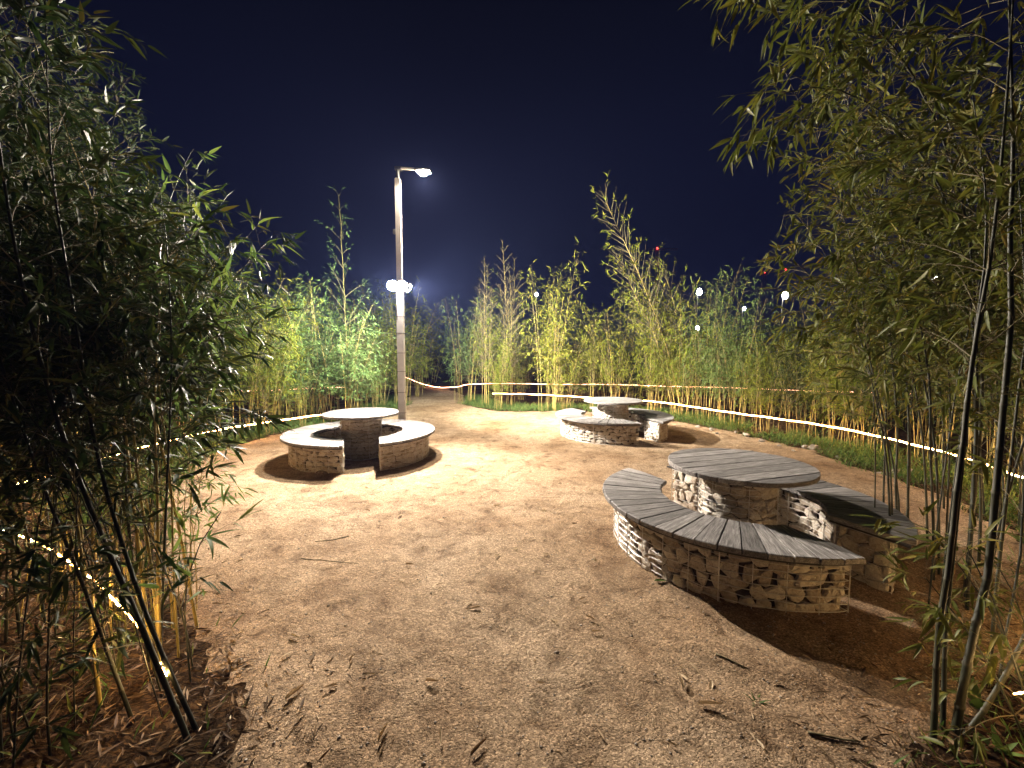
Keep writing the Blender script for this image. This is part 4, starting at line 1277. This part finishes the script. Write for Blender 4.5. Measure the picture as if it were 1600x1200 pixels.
# ------------------------------------------------------------------ grass, weeds, litter
gr = np.random.default_rng(55)
n = 340000
gx = gr.uniform(-7.5, 8, n); gy = gr.uniform(.8, 16.5, n)
sd_ = sdist(gx, gy); ins = sd_ > 0; de = np.abs(sd_)
wid = np.where(gx > 0, 1.5, 1.1)
pk = (~ins) & (de < wid) & (gr.random(n) < np.exp(-de * .8)) & (vnoise(gx, gy, 1.6, 31) + .35 * vnoise(gx, gy, 5, 32) > .34)
pk |= ins & (de < .16) & (gr.random(n) < .25) & (vnoise(gx, gy, 2.2, 33) > .45)
pk &= ~((gx < 0) & (gy < 4.2) & (gr.random(n) > .06)) & ~((gx > 0) & (gy < 2.6) & (gr.random(n) > .3))
gx, gy, de = gx[pk], gy[pk], de[pk]
k = len(gx)
az = gr.uniform(0, 6.28, k); hh = gr.uniform(.05, .19, k) * np.clip(.5 + de * 2, .5, 1.2)
D = np.stack([np.cos(az) * .6, np.sin(az) * .6, np.ones(k)], 1); D[:, 2] *= gr.uniform(.4, 1.6, k); D /= np.linalg.norm(D, axis=1, keepdims=True)
Sx = np.stack([-np.sin(az), np.cos(az), np.zeros(k)], 1); U = np.cross(D, Sx)
G = dict(p=np.stack([gx, gy, hgt(gx, gy)], 1), d=D, l=hh, w=np.clip(hh * .12, .004, .012), s=Sx, u=U, t=gr.random(k))
tag(link('grass', leaves_mesh('grass', G, M['grass'], False, gr)), 'short rough green grass between the sand and the string lights', 'grass', kind='stuff')
# broad-leaved weeds
def weed(x, y, s, r):
    m = int(r.integers(7, 13)); az = r.uniform(0, 6.28, m); el = r.uniform(.25, 1.1, m)
    D = np.stack([np.cos(az) * np.cos(el), np.sin(az) * np.cos(el), np.sin(el)], 1)
    S_ = np.stack([-np.sin(az), np.cos(az), np.zeros(m)], 1)
    l = s * r.uniform(.6, 1.1, m)
    return dict(p=np.tile([x, y, 0.0], (m, 1)), d=D, l=l, w=l * .32, s=S_, u=np.cross(D, S_), t=r.random(m) * .6)
W = []
for _ in range(900):
    x, y = gr.uniform(-7, 7.5), gr.uniform(1.2, 14.5)
    if inside(np.array([x]), np.array([y]))[0]: continue
    d_ = dist_edge(np.array([x]), np.array([y]))[0]
    if d_ > .8 or gr.random() > .75 or (x < 0 and y < 4.4): continue
    W.append(weed(x, y, gr.uniform(.07, .17), gr))
W = {k_: np.concatenate([a[k_] for a in W]) for k_ in W[0]}
tag(link('weeds', leaves_mesh('weeds', W, M['grass'], True, gr)), 'low broad leaved weeds along the edge of the sand', 'ground cover', kind='stuff')
# fallen leaves under the bamboo (nobody could count them)
n = 60000
lx = gr.uniform(-6, 6.5, n); ly = .6 + 11.4 * gr.random(n) ** 1.9
sd_ = sdist(lx, ly)
okk = (sd_ < .03) & (sd_ > -1.9)
okk |= (sd_ > 0) & (sd_ < .6) & (gr.random(n) < np.where(ly < 3.5, .7, .15)) & (gr.random(n) < np.exp(-np.abs(sd_) * 5))
lx, ly = lx[okk], ly[okk]; k = len(lx)
az = gr.uniform(0, 6.28, k); D = np.stack([np.cos(az), np.sin(az), gr.normal(.05, .18, k)], 1); D /= np.linalg.norm(D, axis=1, keepdims=True)
S_, U = rot_frames(D, gr); l = gr.uniform(.04, .11, k)
LT = dict(p=np.stack([lx, ly, hgt(lx, ly) + .028], 1), d=D, l=l, w=l * .15, s=S_, u=U, t=gr.random(k))
tag(link('leaf_litter', leaves_mesh('leaf_litter', LT, M['litter'], False, gr)), 'dry fallen leaves littering the soil under the bamboo', 'leaf litter', kind='stuff')
# fine shreds and grit on the sand
n = 2600
lx = gr.uniform(-3.5, 4.6, n); ly = 1.2 + 8 * gr.random(n) ** 1.7
okk = inside(lx, ly); lx, ly = lx[okk], ly[okk]; k = len(lx)
az = gr.uniform(0, 6.28, k); D = np.stack([np.cos(az), np.sin(az), gr.normal(.03, .10, k)], 1); D /= np.linalg.norm(D, axis=1, keepdims=True)
S_, U = rot_frames(D, gr); l = gr.uniform(.012, .045, k)
LT = dict(p=np.stack([lx, ly, sand_z(lx, ly) + .003], 1), d=D, l=l, w=l * .16, s=S_, u=U, t=gr.random(k))
tag(link('plant_shreds', leaves_mesh('plant_shreds', LT, M['dry_leaf'], False, gr)), 'tiny dry plant shreds scattered over the sand', 'litter', kind='stuff')
n = 9000
lx = gr.uniform(-2.8, 3.6, n); ly = 1.15 + 3.8 * gr.random(n) ** 1.5
okk = inside(lx, ly); lx, ly = lx[okk], ly[okk]; k = len(lx)
o8 = np.array([(1,0,0),(-1,0,0),(0,1,0),(0,-1,0),(0,0,.7),(0,0,-.7)])
f8 = np.array([(0,2,4),(2,1,4),(1,3,4),(3,0,4),(2,0,5),(1,2,5),(3,1,5),(0,3,5)])
sc = gr.gamma(3, .0012, k)[:, None, None] * gr.uniform(.6, 1.3, (k, 6, 1))
V = np.stack([lx, ly, sand_z(lx, ly) + .001], 1)[:, None, :] + o8[None] * sc
tag(link('grit', np_mesh('grit', V.reshape(-1, 3), (f8[None] + (np.arange(k) * 6)[:, None, None]).reshape(-1, 3), M['rock'])), 'loose grit and small pebbles on the sand', 'gravel', kind='stuff')

# dry bamboo leaves lying on the sand, one by one
LV = []
for i in range(5):
    V, F = leaf_template([.0, -.2, .12, -.1, .05][i], [.6, .9, .5, 1.2, .8][i], [.05, -.12, .15, 0, -.05][i])
    V = V * [1, [.16, .12, .2, .10, .14][i], 1]
    LV.append(np_mesh('dry_leaf', V, F, M['dry_leaf'], True, face_attr=np.full(len(F), [.2, .5, .7, .35, .85][i])))
def dry_leaf(x, y, l, rz, i, label, group=None, name='fallen_leaf', mat=None):
    me = LV[i]
    if mat: me = me.copy(); me.materials[0] = mat
    z = float(sand_z(np.array([x]), np.array([y]))[0])
    ob = link(name, me, None, (x, y, z + .010)); ob.scale = (l, l, l); ob.rotation_euler = (gr.normal(0, .12), gr.normal(0, .08), rz)
    return tag(ob, label, 'leaf' if 'leaf' in name else 'twig', group)
cnt = 0
while cnt < 150:
    x, y = gr.uniform(-2.8, 4.2), 1.3 + 5.5 * gr.random() ** 1.6
    if not inside(np.array([x]), np.array([y]))[0]: continue
    if any(math.hypot(x - s[1], y - s[2]) < 1.15 for s in SETS): continue
    dry_leaf(x, y, gr.uniform(.035, .095), gr.uniform(0, 6.28), int(gr.integers(0, 5)), 'small dry tan bamboo leaf lying on the open sand', 'dry leaves scattered on the sand'); cnt += 1
SPECIAL = [((727, 953), .075, .9, 2, 'curled yellowish leaf on the sand in the middle foreground'),
           ((682, 921), .05, .2, 0, 'small brown curled leaf behind the yellowish one on the sand'),
           ((565, 1062), .085, .1, 2, 'broad tan curled leaf on the sand at left of the middle foreground'),
           ((445, 1105), .12, 1.1, 3, 'long pale narrow leaf on the dark sand near the left foreground bamboo'),
           ((1067, 1085), .11, 1.4, 3, 'long bent pale leaf lying upright to the view below the near bench'),
           ((1090, 1110), .12, -.2, 1, 'flat dark brown leaf below the long bent pale one'),
           ((735, 1190), .12, .9, 0, 'pale leaf at the bottom middle border of the view'),
           ((590, 1170), .11, 1.4, 3, 'narrow pale leaf standing on edge at the bottom left of the sand')]
for (u, v), l, rz, i, lab in SPECIAL:
    p = bp(u, v); dry_leaf(p[0], p[1], l, rz, i, lab)
p = bp(1022, 911); dry_leaf(p[0], p[1], .12, .15, 0, 'fresh green leaf on the sand at the foot of the near curved bench', mat=M['leaf_green'])
def stick(uv0, uv1, rad, label):
    a, b = bp(*uv0), bp(*uv1)
    m_ = (a + b) / 2 + np.array([.012, -.01, .012])
    P = smooth_path([a + [0, 0, .012], m_ + [0, 0, .012], b + [0, 0, .014]], .03)
    P[:, 2] = sand_z(P[:, 0], P[:, 1]) + rad
    V, F = tube(P - P[0], np.linspace(rad, rad * .5, len(P)), 6)
    ob = link('stick', mesh('stick', V, F, M['twig'], True), None, tuple(P[0]))
    tag(ob, label, 'stick')
stick((1118, 1030), (1168, 1052), .006, 'dark bent twig on the sand below the near curved bench')
stick((545, 840), (492, 850), .004, 'thin straight stick on the sand left of the middle')
stick((470, 875), (560, 885), .003, 'thin curved stem on the sand right of the left foreground shoot')
stick((1262, 1158), (1350, 1172), .006, 'long brown stem in the bottom right corner of the sand')
# dark weed tuft on the sand
p = bp(1182, 1105)
tf = weed(0, 0, .07, gr); tf2 = weed(.02, .02, .05, gr); tf = {k_: np.concatenate([tf[k_], tf2[k_]]) for k_ in tf}; tf['w'] = tf['l'] * .1
tag(link('weed_tuft', leaves_mesh('weed_tuft', tf, M['grass'], True, gr), None, (p[0], p[1], .015)), 'small dark weed tuft alone on the sand in the bottom right', 'weed')

# rocks along the edge of the sand
def rock_mesh(seed):
    r = np.random.default_rng(seed)
    t = (1 + 5 ** .5) / 2
    V = np.array([(-1,t,0),(1,t,0),(-1,-t,0),(1,-t,0),(0,-1,t),(0,1,t),(0,-1,-t),(0,1,-t),(t,0,-1),(t,0,1),(-t,0,-1),(-t,0,1)], float)
    V /= np.linalg.norm(V[0])
    F = [(0,11,5),(0,5,1),(0,1,7),(0,7,10),(0,10,11),(1,5,9),(5,11,4),(11,10,2),(10,7,6),(7,1,8),(3,9,4),(3,4,2),(3,2,6),(3,6,8),(3,8,9),(4,9,5),(2,4,11),(6,2,10),(8,6,7),(9,8,1)]
    V = V * r.uniform(.75, 1.2, (12, 1)) * [1, .75, .5]
    return mesh('edge_rock', V, F, M['rock'])
RM = [rock_mesh(400 + i) for i in range(6)]
ROCKS = [((720, 636), .05), ((1090, 668), .07), ((1112, 672), .09), ((1150, 676), .06), ((1166, 681), .10), ((1190, 690), .07), ((1218, 698), .05), ((1258, 700), .08), ((1272, 702), .13), ((1310, 716), .06), ((1350, 728), .05), ((1402, 740), .12), ((1424, 738), .09), ((1446, 752), .06), ((880, 645), .05), ((925, 646), .06), ((812, 643), .04), ((350, 712), .05), ((405, 690), .05), ((1120, 678), .04), ((1240, 706), .05), ((1375, 742), .06)]
for i, ((u, v), s) in enumerate(ROCKS):
    p = bp(u, v)
    ob = link('edge_rock', RM[i % 6], None, (p[0], p[1], .02)); ob.scale = (s, s, s); ob.rotation_euler = (0, 0, gr.uniform(0, 6.28))
    big = {8: 'largest pale rock at the sand edge behind the nearest table', 11: 'flat pale rock at the sand edge behind the right end of the nearest table', 4: 'pale rock at the sand edge between the far bench and the near table'}
    tag(ob, big.get(i, 'small pale rock half buried at the edge of the sand'), 'rock', 'rocks along the edge of the sand')

# ------------------------------------------------------------------ far lamps and cranes
def far_lamp(u, v, Y, s, label):
    P = at(u, v, Y); H = P[2]
    root = empty('street_lamp', (P[0], Y, 0), 0, label, 'street lamp', 'distant street lamps')
    mb = MB(); mb.tube([(0, 0, 0), (0, 0, H + .15)], .06, 6); mb.build('pole', M['metal'], root)
    mb = MB(); mb.box((0, -.2, H + .25 * s + .03), (.2, .6, .08), 0, bev=.02); hd_ = mb.build('lamp_head', M['metal'], root)
    mb = MB(); mb.tube([(0, -.45, H + .24 * s), (0, -.45, H + .19 * s), (0, -.45, H), (0, -.45, H - .19 * s), (0, -.45, H - .24 * s)], np.array([.04, .13, .19, .13, .04]) * s, 10); mb.build('lamp_lens', M['far_lens'], hd_)
far_lamp(838, 461, 48, .85, 'small distant street lamp on a slim pole right of the bare bamboo tips')
far_lamp(1090, 457, 50, 1.5, 'bright distant street lamp shining through the bamboo tops, left of its pair')
far_lamp(1223, 462, 50, 1.7, 'brightest distant street lamp above the bamboo on the right')
far_lamp(1087, 513, 52, 1.2, 'distant lamp glinting through leaves below the left bright lamp')
far_lamp(1160, 483, 54, .9, 'faint distant lamp between and below the two bright ones')
far_lamp(1457, 436, 50, 1.0, 'distant lamp glinting through the tall bamboo at upper right')
def crane(px, pxs, Y, label):
    """px: list of red light pixels along the jib"""
    P = [at(u, v, Y) for u, v in px]
    root = empty('tower_crane', (P[0][0], Y, 0), 0, label, 'crane', 'distant tower cranes')
    H = P[0][2]; B = np.array([P[0][0], Y, 0])
    mb = MB()
    for sx_, sy_ in ((-1, -1), (1, -1), (1, 1), (-1, 1)): mb.tube([(sx_ * .8, sy_ * .8, 0), (sx_ * .8, sy_ * .8, H - 1)], .12, 4)
    z = 0
    while z < H - 4:
        mb.tube([(-.8, -.8, z), (.8, -.8, z + 3)], .07, 3); mb.tube([(.8, -.8, z + 3), (-.8, -.8, z + 6)], .07, 3); z += 6
    mb.build('mast', M['crane'], root)
    q = P[-1] - B if len(P) > 1 else np.array([pxs, 0, H])
    a = np.array([-6.0, 0, H - 1.2]); e_ = q + [0, 0, -1.2]
    mb = MB(); mb.tube([a, e_], .14, 4); mb.tube([a + [0, 0, 1.3], e_ + [0, 0, 1.0]], .12, 4)
    for t in np.linspace(0, .95, 14):
        c = a + (e_ - a) * t; d = a + (e_ - a) * min(1, t + .05); mb.tube([c, d + [0, 0, 1.2]], .06, 3)
    mb.build('jib', M['crane'], root)
    for p_ in P:
        mb = MB(); c = p_ - B; mb.tube([c + [0, 0, -.5], c + [0, 0, .5]], .42, 8); mb.build('warning_light', M['red_lens'], root)
crane([(1195, 425), (1228, 421)], 0, 300, 'distant tower crane with two red lights joined by a faint red jib')
crane([(1027, 388)], 14, 300, 'distant crane with one red light just right of the tallest leaning bamboo')
crane([(1340, 395)], 12, 300, 'distant crane with one red light among leaf tips at upper right')

# ------------------------------------------------------------------ thin haze added round everything to give the lamps a halo
if GLOW_HAZE > 0:
    hm = bpy.data.materials.new('lamp_glow_haze'); hm.use_nodes = True
    hn = hm.node_tree; hn.nodes.clear()
    ho = hn.nodes.new('ShaderNodeOutputMaterial'); hv = hn.nodes.new('ShaderNodeVolumePrincipled')
    hv.inputs['Color'].default_value = (.32, .42, 1.0, 1); hv.inputs['Density'].default_value = GLOW_HAZE; hv.inputs['Anisotropy'].default_value = 0.2
    hn.links.new(hv.outputs[0], ho.inputs['Volume'])
    mb = MB(); mb.box((0, 0, 44), (1840, 1840, 92))
    hz = mb.build('haze', hm); tag(hz, 'faint night haze over the whole clearing', 'haze', kind='stuff')
